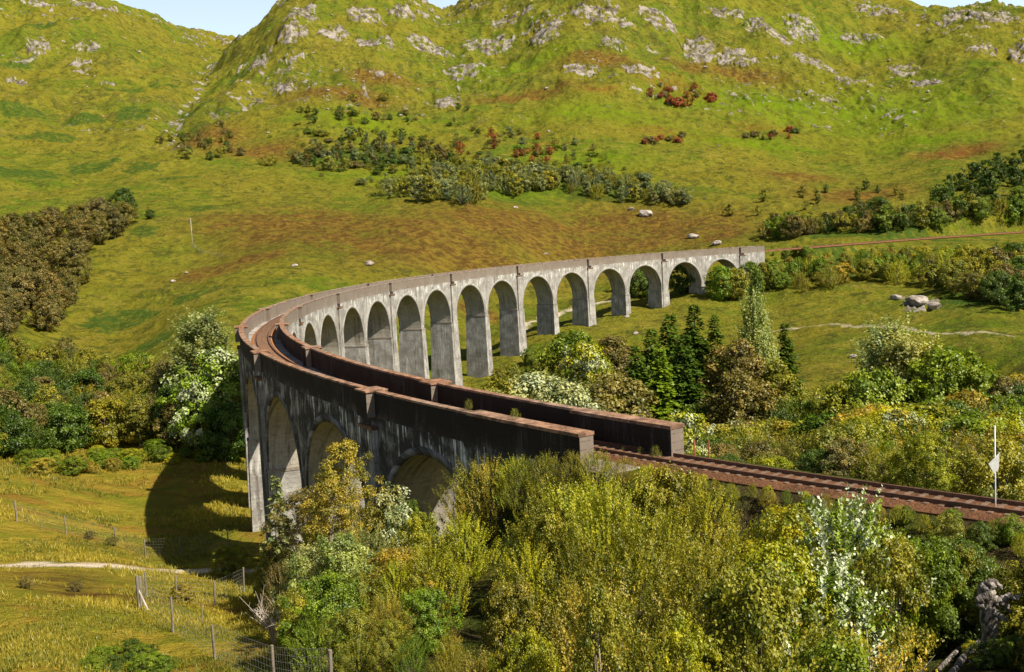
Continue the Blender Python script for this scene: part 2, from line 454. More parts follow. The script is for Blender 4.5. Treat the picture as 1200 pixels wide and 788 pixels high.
lnD = np.log(DD)
def grid_z(Z, x, y):
    x = np.atleast_1d(np.asarray(x, float)); y = np.atleast_1d(np.asarray(y, float))
    a = np.arctan2(x, y); d = np.clip(np.hypot(x, y), dd[0], dd[-1] * .999)
    i = np.clip(np.searchsorted(dd, d) - 1, 0, len(dd) - 2); j = np.clip(np.searchsorted(az, a) - 1, 0, len(az) - 2)
    u = (d - dd[i]) / (dd[i + 1] - dd[i]); v = (a - az[j]) / (az[j + 1] - az[j])
    return Z[i, j] * (1 - u) * (1 - v) + Z[i + 1, j] * u * (1 - v) + Z[i, j + 1] * (1 - u) * v + Z[i + 1, j + 1] * u * v
_ts = np.geomspace(4, 1700, 1400)
def hit(px, py, Z=None):
    """first ground point on the sight line of a photo pixel"""
    Z = ZT if Z is None else Z
    v = ray(px, py); h = math.hypot(v[0], v[1])
    P = CAM + v[None] * (_ts / h)[:, None]
    below = P[:, 2] < grid_z(Z, P[:, 0], P[:, 1])
    i = np.argmax(below)
    if not below[i]: return None
    p = P[i].copy(); p[2] = grid_z(Z, p[0], p[1])[0]
    return p
def blob(px, py, rx, ry):
    """soft elliptical ground patch seen at that place"""
    p = hit(px, py, Zb); q = hit(px, py + ry, Zb)
    if p is None: return np.zeros_like(X)
    if q is None: q = p * .97
    a0 = math.atan2(p[0], p[1]); d0 = math.hypot(p[0], p[1]); dq = max(abs(math.log(d0 / math.hypot(q[0], q[1]))), .006)
    return np.exp(-(((AZ - a0) / (rx / FPX)) ** 2 + ((lnD - math.log(d0)) / dq) ** 2))

rock = np.zeros_like(X)
for b in ((640, 40, 24, 20), (575, 52, 40, 9), (500, 57, 30, 11), (700, 18, 40, 10), (770, 28, 28, 14), (818, 62, 24, 20), (862, 70, 32, 9), (900, 42, 32, 11), (938, 34, 25, 14), (955, 82, 32, 8), (1060, 82, 20, 9),
          (1085, 100, 22, 8), (1165, 24, 34, 12), (1115, 27, 12, 10), (1030, 18, 30, 6), (545, 88, 30, 9), (345, 48, 22, 14), (302, 80, 12, 9), (352, 20, 26, 18), (390, 40, 22, 12), (100, 55, 18, 6), (95, 76, 14, 8),
          (126, 104, 10, 4), (45, 60, 15, 7), (112, 10, 32, 8), (40, 10, 20, 6), (20, 95, 14, 6), (425, 20, 25, 14), (600, 20, 30, 8), (720, 60, 22, 8), (680, 88, 30, 6), (1010, 50, 30, 7), (1150, 60, 20, 6), (1195, 62, 14, 8), (990, 108, 14, 4), (470, 20, 20, 10), (440, 60, 30, 9), (330, 105, 16, 6), (850, 20, 30, 9), (520, 125, 20, 4), (750, 95, 30, 6)):
    rock = np.maximum(rock, blob(*b))
for b in ((1078, 358, 26, 9), (1055, 350, 14, 6)): rock = np.maximum(rock, .9 * blob(*b))
brown = np.zeros_like(X)
for b in ((400, 112, 55, 10), (245, 160, 40, 12), (300, 178, 50, 8), (360, 268, 90, 24), (480, 275, 120, 36), (620, 268, 130, 30), (740, 275, 100, 30), (830, 270, 50, 22), (560, 310, 80, 20), (300, 262, 70, 10), (300, 300, 40, 8), (1000, 228, 60, 8), (940, 210, 40, 6), (700, 75, 40, 8), (850, 85, 60, 8), (620, 115, 60, 5), (450, 100, 40, 8), (1130, 178, 40, 6), (250, 320, 40, 6), (70, 680, 60, 10), (120, 700, 60, 8), (560, 370, 30, 10)):
    brown = np.maximum(brown, blob(*b))
rust = np.zeros_like(X)
for b in ((785, 108, 40, 9), (700, 112, 30, 3), (780, 160, 40, 4), (900, 156, 40, 4), (1120, 178, 40, 3), (640, 170, 30, 3)): rust = np.maximum(rust, blob(*b))
lush = np.zeros_like(X)
for b in ((155, 138, 18, 6), (150, 110, 20, 4), (230, 150, 16, 7), (190, 100, 16, 5), (40, 40, 24, 4), (20, 138, 30, 5), (60, 165, 30, 5), (30, 205, 40, 8), (100, 200, 20, 5), (130, 192, 20, 4), (230, 125, 18, 5), (280, 90, 14, 5), (270, 135, 20, 4), (140, 378, 40, 12), (170, 275, 16, 5), (230, 345, 30, 4), (175, 405, 30, 6), (165, 200, 16, 4), (130, 770, 45, 10), (205, 210, 20, 4), (15, 76, 18, 3), (250, 245, 30, 3), (100, 145, 24, 4),
          (560, 222, 90, 10), (700, 225, 90, 9), (420, 185, 70, 10), (1000, 272, 120, 8), (1050, 310, 150, 12), (1160, 345, 60, 14), (60, 520, 120, 9), (200, 525, 60, 8)):
    lush = np.maximum(lush, blob(*b))
lush = np.maximum(lush, 1.0 * (sstep(AZ, -.24, -.17) * (1 - sstep(DD, 66, 84))))  # thicket floor darkened too, standing in for shade between the bushes
shade_litter = sstep(AZ, -.24, -.17) * (1 - sstep(DD, 62, 76))
bright = np.zeros_like(X)
for b in ((700, 135, 90, 12), (900, 130, 110, 18), (1050, 140, 120, 30), (620, 80, 80, 12), (880, 170, 90, 6), (700, 190, 60, 14), (480, 205, 80, 10), (1000, 60, 100, 12), (430, 150, 60, 10), (560, 215, 90, 12), (1080, 170, 90, 6)): bright = np.maximum(bright, blob(*b))

amp = np.clip(DD / 600, .03, 1.0)
und = (fbm(X / 45, Y / 45, 3, 4) - .5) * 9 * sstep(DD, 260, 700) + (fbm(X / 14, Y / 14, 9, 3) - .5) * 2.6 * sstep(DD, 120, 600) + (fbm(X / 5, Y / 5, 21, 3) - .5) * np.clip(DD / 250, .25, 1.6)
hill = sstep(DD, 700, 1000)
und += (ridged(X / 80, Y / 130, 31, 5) - .55) * 22 * hill + (ridged(X / 26, Y / 60, 33, 4) - .5) * 4.5 * hill
crn = ridged(X / 17, Y / 13, 41, 4) - .45
# scattered small outcrops on the upper slopes
sc = fbm(X / 22, Y / 30, 55, 4)
upper = sstep(DD, 720, 980)
rockn = np.clip(rock, 0, 1)
small = sstep(fbm(X / 8, Y / 9, 55, 5, .6) + .06 * rockn, .655, .70) * upper * .8 * sstep(fbm(X / 90, Y / 90, 77, 2), .40, .55)
rmask = np.clip(sstep(rockn * (.42 + 1.0 * fbm(X / 9, Y / 5, 61, 5, .7)), .46, .56) * sstep(fbm(X / 5.5, Y / 2.6, 91, 4, .6), .41, .50) + small, 0, 1)
crn = crn * .6 + .25
step = np.floor(crn * 9) / 9
und += rmask * (np.clip(crn, -.2, .6) * 3.2 + np.clip(step, -.2, .6) * 4 + (vnoise(X / 5, Y / 4, 88) - .4) * 2.2) * sstep(DD, 500, 800)
und += rmask * (ridged(X / 7, Y / 6, 41, 3) - .3) * 2.4 * (1 - sstep(DD, 500, 800)) * sstep(DD, 250, 330)
# gully of the burn
gpts = np.array([hit(px, py, Zb) for px, py in ((262, 66), (245, 78), (236, 88), (232, 100), (226, 112), (214, 124), (206, 135), (200, 148), (196, 160), (186, 168), (176, 178))])
def dist_to_path(pts, x, y):
    best = np.full(x.shape, 1e9)
    for a, b in zip(pts[:-1], pts[1:]):
        ab = b[:2] - a[:2]; t = np.clip(((x - a[0]) * ab[0] + (y - a[1]) * ab[1]) / (ab @ ab), 0, 1)
        best = np.minimum(best, np.hypot(x - a[0] - t * ab[0], y - a[1] - t * ab[1]))
    return best
gd = np.full(X.shape, 1e9)
sel = (DD > 500) & (DD < 1700) & (AZ < -.15)
gd[sel] = dist_to_path(gpts, X[sel], Y[sel])
und -= 9 * np.exp(-(gd / 16) ** 2)
gull = np.exp(-(gd / 6) ** 2)
rmask = np.maximum(rmask, .8 * gull * (vnoise(X / 5, Y / 5, 5) > .6))
ZT = Zb + und
# railway bed: level bench along the track off the viaduct
tsel = (DD < 640)
td = np.full(X.shape, 1e9)
_parts = [track[track[:, 1] > 425], track[(track[:, 1] < 72)]]
for pp in _parts: td[tsel] = np.minimum(td[tsel], dist_to_path(pp, X[tsel], Y[tsel]))
bench = 1 - sstep(td, 3.2, 9)
ZT = ZT * (1 - bench) + np.minimum(-2.25, 9) * bench
ft = track[track[:, 1] > 425]; fa = np.arctan2(ft[:, 0], ft[:, 1]); so_ = np.argsort(fa)
dtr = np.interp(AZ, fa[so_], np.hypot(ft[:, 0], ft[:, 1])[so_], left=0, right=0)
infront = (DD < dtr) & (DD > 380)
ZT = np.where(infront, np.minimum(ZT, -2.5 - .13 * np.maximum(td - 4, 0)), ZT)
# keep ground under the deck
kk = k_of(X, Y); ro = np.hypot(X - VC[0], Y - VC[1]) - VR
ud = (kk > .02) & (kk < 10.72) & (np.abs(ro) < 4.2)
ZT = np.where(ud & (kk > 10.45), np.minimum(ZT, -3.2), np.where(ud, np.minimum(ZT, -6.5), ZT))

# footpaths worn into the ground
path_lines = [[(-30, 661), (30, 662), (80, 662), (140, 665), (200, 668), (255, 669), (300, 668)], [(590, 405), (625, 377), (660, 366), (720, 352)], [(880, 392), (930, 386), (990, 384), (1060, 384), (1130, 390), (1190, 396)]]
pmask = np.zeros_like(X)
for L, w in zip(path_lines, (2.1, 1.7, 1.1)):
    pts = np.array([hit(px, py) for px, py in L]); dmin = np.full(X.shape, 1e9)
    s2 = (DD > 60) & (DD < 520) & (np.abs(AZ) < .5)
    dmin[s2] = dist_to_path(pts, X[s2], Y[s2])
    pmask = np.maximum(pmask, (1.0 if w > 2 else .8 if w > 1.5 else .5) * (1 - sstep(dmin + (vnoise(X / 2.5, Y / 2.5, 3) - .5) * w * 1.5, w * .3, w * 1.2)))
field = sstep(DD, 20, 60) * (1 - sstep(DD, 215, 300)) * (AZ < -.02)

nr, ncl = X.shape
V = np.stack([X, Y, ZT], -1).reshape(-1, 3)
ii, jj = np.meshgrid(np.arange(nr - 1), np.arange(ncl - 1), indexing='ij')
a = (ii * ncl + jj).ravel()
F = np.stack([a, a + ncl, a + ncl + 1, a + 1], 1)[:, ::-1]
V = np.vstack([V, [[0, 0, 11.0]]])
cap = np.stack([np.full(ncl - 1, len(V) - 1), np.arange(ncl - 1), np.arange(1, ncl)], 1)[:, ::-1]
def col3(a_, b_, c_):
    q = np.stack([a_, b_, c_], -1).reshape(-1, 3); return np.vstack([q, q[:1]])

m, nt, out = new_mat('hill_ground'); g = G(nt)
pos = g.pos()
z1 = g.n('ShaderNodeSeparateColor'); g.put(z1.inputs[0], g.attr('zone_a', 'Color'))
z2 = g.n('ShaderNodeSeparateColor'); g.put(z2.inputs[0], g.attr('zone_b', 'Color'))
flat = g.mapping(pos, (1, 1, .35))
nbig = g.noise(flat, .011, 5, .6, .6)
nmid = g.noise(flat, .06, 6, .65, .5)
nsm = g.noise(flat, .32, 6, .7)
nfi = g.noise(flat, 2.2, 5, .7)
nsp = g.noise(flat, .14, 7, .75, .3)
# drifts of seeding grass follow the contours
ndr = g.noise(g.mapping(pos, (.05, .05, .5)), 1.0, 5, .65, 1.2)
c = g.mix(g.ramp(nbig, .40, .60), (.152, .132, .011), (.080, .122, .006))
c = g.mix(g.ramp(nmid, .42, .64), c, (.170, .158, .014))
c = g.mix(g.math('MULTIPLY', g.ramp(ndr, .5, .66), .6), c, (.215, .175, .028))
c = g.mix(g.math('MULTIPLY', g.ramp(nsp, .51, .62), .85), c, (.046, .056, .008))
hv = g.math('MULTIPLY', g.math('MULTIPLY', g.ramp(g.noise(flat, .045, 7, .7, .8), .52, .60), g.attr('crag')), g.ramp(nsm, .34, .5, .4, 1))
c = g.mix(g.math('MULTIPLY', hv, .60), c, g.mix(g.ramp(nsp, .4, .6), (.066, .048, .018), (.036, .056, .009)))
c = g.mix(g.math('MULTIPLY', g.ramp(nsm, .51, .62), .65), c, (.055, .066, .010))
ntu = g.noise(flat, .85, 6, .8, .4)
c = g.mix(g.math('MULTIPLY', g.ramp(ntu, .53, .60), .5), c, (.045, .060, .009))
c = g.mix(g.math('MULTIPLY', g.ramp(ntu, .47, .40), .35), c, (.235, .205, .045))
c = g.mix(g.math('MULTIPLY', g.ramp(g.noise(flat, .20, 7, .75), .60, .68), .6), c, (.135, .085, .035))
c = g.mix(g.ramp(g.math('ADD', z1.outputs[2], g.math('MULTIPLY', g.math('SUBTRACT', nmid, .5), 2.2)), .42, .54, 0, g.ramp(nsm, .38, .56, .35, .95)), c, (.042, .078, .010))        # bracken
c = g.mix(g.math('MULTIPLY', z2.outputs[2], g.ramp(nsp, .42, .58, .95, .35)), c, (.105, .165, .004))        # bright turf
# near meadow: gold seed heads and orange moss
fcol = g.mix(g.ramp(nsp, .42, .58), (.275, .205, .024), (.165, .165, .014))
fcol = g.mix(g.math('MULTIPLY', g.ramp(nmid, .50, .62), .75), fcol, (.225, .125, .022))
fcol = g.mix(g.math('MULTIPLY', g.ramp(nfi, .52, .72), .6), fcol, (.085, .085, .010))
c = g.mix(g.attr('field'), c, fcol)
bfac = g.math('MULTIPLY', z1.outputs[0], g.ramp(g.math('ADD', g.math('MULTIPLY', nsm, .5), g.math('MULTIPLY', nmid, .5)), .38, .54, .42, 1), True)
c = g.mix(bfac, c, g.mix(g.ramp(nsm, .38, .6), (.180, .108, .018), (.085, .050, .012)))
c = g.mix(g.math('MULTIPLY', z2.outputs[0], g.ramp(nsm, .40, .58, 0, .6)), c, (.19, .060, .016))
c = g.mix(g.attr('shade_litter'), c, g.mix(g.ramp(nsm, .4, .6), (.045, .034, .015), (.050, .062, .010)))  # dark litter colour that paints in the shade of the thicket gaps
fl = g.ramp(g.noise(g.mapping(pos, (1, 1, 1.5)), .24, 4, .6), .655, .69)
c = g.mix(g.math('MULTIPLY', g.math('MULTIPLY', fl, g.attr('crag')), .85), c, (.36, .31, .27))
rk = g.mix(g.ramp(g.noise(pos, .10, 6, .7), .36, .60), (.070, .055, .045), (.31, .275, .245))
rk = g.mix(g.ramp(g.noise(g.mapping(pos, (.3, .3, 1.2)), .7, 4, .6), .56, .68, 0, .8), rk, (.07, .06, .04))
rfac = g.math('MULTIPLY', g.ramp(z1.outputs[1], .25, .6), g.ramp(g.noise(pos, .13, 5, .65), .42, .48))
c = g.mix(rfac, c, rk)
c = g.mix(g.math('MULTIPLY', z2.outputs[1], g.ramp(nfi, .3, .5, .5, 1)), c, (.62, .52, .40))
tr = g.n('ShaderNodeTexWave'); tr.wave_type = 'BANDS'; tr.bands_direction = 'Z'
g.put(tr.inputs['Vector'], pos); tr.inputs['Scale'].default_value = .018; tr.inputs['Distortion'].default_value = 22; tr.inputs['Detail'].default_value = 4; tr.inputs['Detail Scale'].default_value = .22
trk = g.math('MULTIPLY', g.math('MULTIPLY', g.ramp(tr.outputs['Fac'], .82, .98), g.ramp(nsp, .50, .60)), g.attr('crag'))
c = g.mix(g.math('MULTIPLY', trk, .30), c, (.055, .055, .012))
hgt = g.math('ADD', g.math('MULTIPLY', nsm, 2.2), g.math('MULTIPLY', nfi, .5))
g.bsdf(out, c, 1.0, g.bump(g.math('ADD', hgt, g.math('MULTIPLY', nsp, 3.0)), .8, 1.0), .05)
me = mesh('hillside', V, [F, cap], [m], {'zone_a': col3(np.clip(brown * 1.5, 0, 1), rmask, np.clip(lush * 1.2, 0, 1)), 'zone_b': col3(np.clip(rust, 0, 1), pmask, bright),
     'crag': np.append(np.clip(upper * sstep(fbm(X / 120, Y / 90, 71, 3) + .25 * rockn, .42, .60), 0, 1).ravel(), 0), 'shade_litter': np.append((shade_litter * np.ones_like(X)).ravel(), 0), 'field': np.append((field * np.ones_like(X)).ravel(), 0)}, smooth=True)
tag(link('terrain', me), 'steep grassy hillside with rock outcrops dropping to a valley floor', kind='structure')

# ------------------------------------------------------------------ viaduct
BASE = lambda k: float(min(grid_z(ZT, *vp(k, -3, 0)[:2])[0], grid_z(ZT, *vp(k, 3, 0)[:2])[0], grid_z(ZT, *vp(k, 0, 0)[:2])[0]))
via = thing('railway_viaduct', 'long curved grey concrete railway viaduct of twenty one arches crossing the valley', 'viaduct', vp(5, 0, 0) * [1, 1, 0] + [0, 0, BASE(5)])
vmw = Matrix.Translation(Vector(via.location)).inverted()
def vlink(name, mb, mat, parent=via, smooth=False):
    o = mb.build(name, mat, parent, smooth)
    o.matrix_parent_inverse = vmw if parent is via else Matrix.Identity(4)
    return o
RA = 8.2; ZSP = -12.1; ZD = -2.15; CAPZ = -13.0
def grid_patch(mb, pts, uvs, flip=False):
    """pts[i][j] grid of points"""
    n, m_ = len(pts), len(pts[0])
    Vv = [p for r_ in pts for p in r_]; U = [q for r_ in uvs for q in r_]
    Q = []
    for i in range(n - 1):
        for j in range(m_ - 1):
            a_ = i * m_ + j
            q = (a_, a_ + m_, a_ + m_ + 1, a_ + 1)
            Q.append(q[::-1] if flip else q)
    mb.add(Vv, Q, UV=U)
def span(k0, k1, kc):
    """one arch: spandrels, closed underside and top; the barrel is a child"""
    mb = MB(); kr = RA / KM
    NA = 24
    cols = [(k0, CAPZ)] + [(kc - kr, CAPZ)] + [(kc - kr * math.cos(PI * i / NA), ZSP + RA * math.sin(PI * i / NA)) for i in range(NA + 1)] + [(kc + kr, CAPZ), (k1, CAPZ)]
    for off, fl in ((-HW, True), (HW, False)):
        pts = []; uv = []
        for k_, zb in cols:
            zz = np.linspace(zb, ZD, 5)
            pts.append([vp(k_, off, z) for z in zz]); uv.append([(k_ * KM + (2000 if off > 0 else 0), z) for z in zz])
        grid_patch(mb, pts, uv, fl)
    grid_patch(mb, [[vp(k_, -HW, ZD), vp(k_, HW, ZD)] for k_ in np.linspace(k0, k1, 7)], [[(k_ * KM, ZD), (k_ * KM + 3, ZD)] for k_ in np.linspace(k0, k1, 7)], True)
    for ka, kb in ((k0, kc - kr), (kc + kr, k1)):
        grid_patch(mb, [[vp(k_, -HW, CAPZ), vp(k_, HW, CAPZ)] for k_ in (ka, kb)], [[(k_ * KM, -13), (k_ * KM + 3, -13)] for k_ in (ka, kb)])
    for k_, fl in ((k0, False), (k1, True)):
        grid_patch(mb, [[vp(k_, -HW, CAPZ), vp(k_, HW, CAPZ)], [vp(k_, -HW, ZD), vp(k_, HW, ZD)]], [[(0, -13), (6, -13)], [(0, -2), (6, -2)]], fl)
    o = vlink('arch_span', mb, MAT['concrete'])
    b = MB(); pts = []; uv = []
    inner = cols[1:-1]
    for n_, (k_, z) in enumerate(inner):
        pts.append([vp(k_, f * HW, z) for f in (-1, -.5, 0, .5, 1)]); uv.append([(k_ * KM * .2 + f * HW, z - 2) for f in (-1, -.5, 0, .5, 1)])
    grid_patch(b, pts, uv, False)
    bo = vlink('arch_barrel', b, MAT['soffit'], o)
    # ring of the arch, slightly proud of both faces
    for off, sg in ((-HW, -1), (HW, 1)):
        r_ = MB(); rows = []; uv = []
        for i in range(NA + 1):
            t = PI * i / NA
            def pr(rad, o_): return vp(kc - rad / KM * math.cos(t), o_, ZSP + rad * math.sin(t))
            rows.append([pr(RA - .03, off - sg * .1), pr(RA - .03, off + sg * .06), pr(RA + .62, off + sg * .06), pr(RA + .62, off - sg * .1)])
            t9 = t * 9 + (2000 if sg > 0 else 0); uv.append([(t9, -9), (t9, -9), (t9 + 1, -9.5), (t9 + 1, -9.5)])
        grid_patch(r_, rows, uv, sg < 0)
        vlink('arch_ring', r_, MAT['concrete'], o, True)
def solid(mb, k0, k1, o0, o1, z0, z1, n=1, grow=0.0):
    """curved block between arc positions and offsets; grow widens its foot"""
    ks = np.linspace(k0, k1, n + 1)
    if o0 > o1: o0, o1 = o1, o0
    def face(q, uv): mb.add(q, [(0, 1, 2, 3)], UV=uv)
    for a_, b_ in zip(ks[:-1], ks[1:]):
        u0, u1 = a_ * KM, b_ * KM
        A0, A1, A2, A3 = vp(a_, o0, z0), vp(b_, o0, z0), vp(b_, o1, z0), vp(a_, o1, z0)
        B0, B1, B2, B3 = vp(a_, o0, z1), vp(b_, o0, z1), vp(b_, o1, z1), vp(a_, o1, z1)
        face([A1, A0, B0, B1], [(u1, z0), (u0, z0), (u0, z1), (u1, z1)])                       # towards the curve's centre
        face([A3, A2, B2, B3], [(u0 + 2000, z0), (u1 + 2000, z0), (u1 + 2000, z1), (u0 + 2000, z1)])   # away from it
        face([B0, B3, B2, B1], [(u0, z1), (u0, z1 + o1 - o0), (u1, z1 + o1 - o0), (u1, z1)])
        face([A0, A1, A2, A3], [(u0, z0), (u1, z0), (u1, z0 + 1), (u0, z0 + 1)])
        if a_ == k0: face([A0, A3, B3, B0], [(u0 + 31 + o0, z0), (u0 + 31 + o1, z0), (u0 + 31 + o1, z1), (u0 + 31 + o0, z1)])
        if b_ == k1: face([A2, A1, B1, B2], [(u0 + 31 + o1, z0), (u0 + 31 + o0, z0), (u0 + 31 + o0, z1), (u0 + 31 + o1, z1)])
for k in range(10):
    span(k, k + .5, k + .26); span(k + .5, k + 1, k + .74)
span(10, 10.52, 10.26)
ZPIER = {}
for h in range(1, 21):
    k = h / 2
    half = ((.26 * KM - RA) if h % 2 == 0 else (.24 * KM - RA)) + .16
    zb = BASE(k) - 1.5
    pm = MB(); n_ = 3
    zs = np.linspace(zb, CAPZ, n_ + 1)
    g_ = (CAPZ - zb) / 45
    # battered shaft, stacked in four lifts
    for a_, b_ in zip(zs[:-1], zs[1:]):
        ga = g_ * (CAPZ - a_) / (CAPZ - zb); gb = g_ * (CAPZ - b_) / (CAPZ - zb)
        lo = [vp(k - (half + ga) / KM, -HW - .16 - ga, a_), vp(k + (half + ga) / KM, -HW - .16 - ga, a_), vp(k + (half + ga) / KM, HW + .16 + ga, a_), vp(k - (half + ga) / KM, HW + .16 + ga, a_)]
        hi = [vp(k - (half + gb) / KM, -HW - .16 - gb, b_), vp(k + (half + gb) / KM, -HW - .16 - gb, b_), vp(k + (half + gb) / KM, HW + .16 + gb, b_), vp(k - (half + gb) / KM, HW + .16 + gb, b_)]
        P4 = lo + hi
        for fa in ((0, 1), (1, 2), (2, 3), (3, 0)):
            q = [P4[fa[1]], P4[fa[0]], P4[fa[0] + 4], P4[fa[1] + 4]]
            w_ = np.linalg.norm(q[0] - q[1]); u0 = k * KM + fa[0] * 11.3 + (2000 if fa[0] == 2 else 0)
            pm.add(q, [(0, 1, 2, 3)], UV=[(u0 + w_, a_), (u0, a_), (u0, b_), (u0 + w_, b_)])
        if b_ == CAPZ: pm.add(hi, [(3, 2, 1, 0)], UV=[(0, -13)] * 4)
    po = vlink('pier', pm, MAT['concrete'])
    cpm = MB(); solid(cpm, k - (half + .07) / KM, k + (half + .07) / KM, -HW - .23, HW + .23, CAPZ - .3, CAPZ + .012)
    vlink('pier_cap', cpm, MAT['parapet'], po)
# abutments
for k0, k1 in ((-.28, -.0005), (10.5205, 10.79)):
    mb = MB(); solid(mb, k0, k1, -HW, HW, -17, ZD, 5)
    vlink('abutment', mb, MAT['concrete'])
# parapets with rusty coping
for sg, kend in ((-1, 10.80), (1, 10.735)):
    f = sg * HW; kx = 10.42 if sg > 0 else 10.55
    mb = MB(); solid(mb, -.28, kx, f, f - sg * PT, ZD + .003, -.16, 74); solid(mb, kx + .0001, kend, f + sg * .02, f - sg * PE, ZD + .003, -.16, 3)
    po = vlink('parapet', mb, MAT['parapet'])
    mb = MB(); solid(mb, -.281, kx, f + sg * .05, f - sg * (PT + .04), -.158, 0, 74); solid(mb, kx - .006, kend + .001, f + sg * .11, f - sg * (PE + .06), -.20, .012, 3)
    vlink('coping', mb, MAT['coping'], po)
# refuge blocks over every second pier, with pilasters under them
for k in range(0, 11):
    hk = 1.05 / KM
    for sg in (-1, 1):
        f = sg * HW
        zb = max(BASE(k) - 1.0, -60) if 0 < k else -16
        mb = MB()
        solid(mb, k - 1.25 / KM, k + 1.25 / KM, f - sg * .3, f + sg * .42, zb, -3.1, 1, .0)
        pl = vlink('pilaster', mb, MAT['concrete'])
        mb = MB(); solid(mb, k - 1.4 / KM, k + 1.4 / KM, f - sg * .25, f + sg * .55, -3.097, -2.82)
        vlink('pilaster_cap', mb, MAT['ledge'], pl)
        mb = MB(); solid(mb, k - hk, k + hk, f - sg * (PT + .55), f + sg * .68, -2.13, -.10)
        bo = vlink('refuge_block', mb, MAT['parapet'])
        mb = MB(); solid(mb, k - hk - .003, k + hk + .003, f - sg * (PT + .62), f + sg * .75, -.098, .035)
        vlink('block_coping', mb, MAT['coping'], bo)

# ------------------------------------------------------------------ railway
def sweep(name, line, prof, mat, parent=None, uvs=None):
    line = np.asarray(line); T = np.gradient(line[:, :2], axis=0); T /= np.linalg.norm(T, axis=1)[:, None]
    N = np.stack([-T[:, 1], T[:, 0]], 1)
    n, p = len(line), len(prof); Vv = np.zeros((n, p, 3))
    for j, (o_, z) in enumerate(prof):
        Vv[:, j, :2] = line[:, :2] + N * o_; Vv[:, j, 2] = line[:, 2] + z
    F_ = []
    for j in range(p):
        a_ = np.arange(n - 1) * p + j; b_ = np.arange(n - 1) * p + (j + 1) % p
        F_.append(np.stack([a_, b_, b_ + p, a_ + p], 1))
    me_ = mesh(name, Vv.reshape(-1, 3), F_ + [np.array([list(range(p))[::-1]]), np.array([[(n - 1) * p + q for q in range(p)]])], [mat])
    return link(name, me_, parent)
tag(sweep('ballast_bed', track, [(-1.65, -.15), (-1.22, .11), (1.22, .11), (1.65, -.15), (1.65, -.3), (-1.65, -.3)][::-1], MAT['ballast']), 'rust brown ballast bed of the single track', kind='structure')
rt = thing('railway_track', 'single rusty railway track curving over the viaduct and off to the right', 'railway track', tuple(track[100]))
GA = .80
rp = [(-.07, 0), (.07, 0), (.07, .03), (.02, .06), (.02, .15), (.045, .16), (.045, .21), (-.045, .21), (-.045, .16), (-.02, .15), (-.02, .06), (-.07, .03)]
for sgn in (-1, 1):
    o = sweep('rail', track - track[100] + [0, 0, .13], [(a_ + sgn * GA, b_) for a_, b_ in rp], MAT['rail'], rt)
# sleepers, nearest hundred as parts
seg = np.linalg.norm(np.diff(track, axis=0), axis=1); cum = np.concatenate([[0], np.cumsum(seg)])
sm_ = MB(); sm_.box((0, 0, 0), (.125, 1.18, .055)); sme = sm_.mesh('sleeper', MAT['sleeper'])
L_ = cum[-1] - np.arange(28, cum[-1] - 2, .78)
rest = MB()
for i, s_ in enumerate(L_):
    j = min(np.searchsorted(cum, s_) - 1, len(track) - 2); j = max(j, 0); t = (s_ - cum[j]) / seg[j]
    p = track[j] * (1 - t) + track[j + 1] * t; dr = track[j + 1] - track[j]; an = math.atan2(dr[1], dr[0])
    q = p - track[100] + [0, 0, .095]
    if i < 100:
        o = link('sleeper', sme, rt); o.location = q; o.rotation_euler = (0, 0, an)
    else: rest.box(q, (.125, 1.18, .055), an)
ro_ = rest.build('sleepers', MAT['sleeper'], rt); ro_['kind'] = 'stuff'

# ------------------------------------------------------------------ foliage prototypes (height 1)
def unit(v): return v / (np.linalg.norm(v, axis=-1, keepdims=True) + 1e-9)
def leaf_mesh(name, P, D, N, L, W, tint, mat):
    S = unit(np.cross(D, N)); n = len(P)
    L = np.broadcast_to(np.asarray(L), (n,))[:, None]; W = np.broadcast_to(np.asarray(W), (n,))[:, None]
    Nn = unit(np.cross(S, D))
    V_ = np.stack([P, P + D * L * .5 + S * W + Nn * L * .06, P + D * L, P + D * L * .5 - S * W + Nn * L * .06], 1).reshape(-1, 3)
    F_ = np.arange(n * 4).reshape(-1, 4)
    return mesh(name, V_, [F_], [mat], {'tint': np.repeat(np.clip(tint, 0, 1), 4)})
def trunk_mesh(seed, h, r, limbs, mat, lean=.03, multi=1):
    R = np.random.default_rng(seed); mb = MB()
    for q in range(multi):
        n = 7; t = np.linspace(0, 1, n)
        b = R.normal(0, .03 * (multi > 1), 2); tip = R.normal(0, lean + .10 * (multi > 1), 2)
        pth = np.stack([b[0] + tip[0] * t + R.normal(0, .006, n), b[1] + tip[1] * t + R.normal(0, .006, n), t * h - .03], 1)
        mb.tube(pth, r * (1 - .85 * t) / math.sqrt(multi), 6)
    for c_ in limbs:
        s0 = c_[2] * R.uniform(.35, .7); s0 = max(.04, min(s0, h * .85))
        b = np.array([0, 0, s0]); mid = (b + c_) / 2 + [0, 0, -.02]
        mb.tube([b, mid, c_], [r * .45, r * .28, r * .08], 5)
    return mb.mesh('trunk', mat)
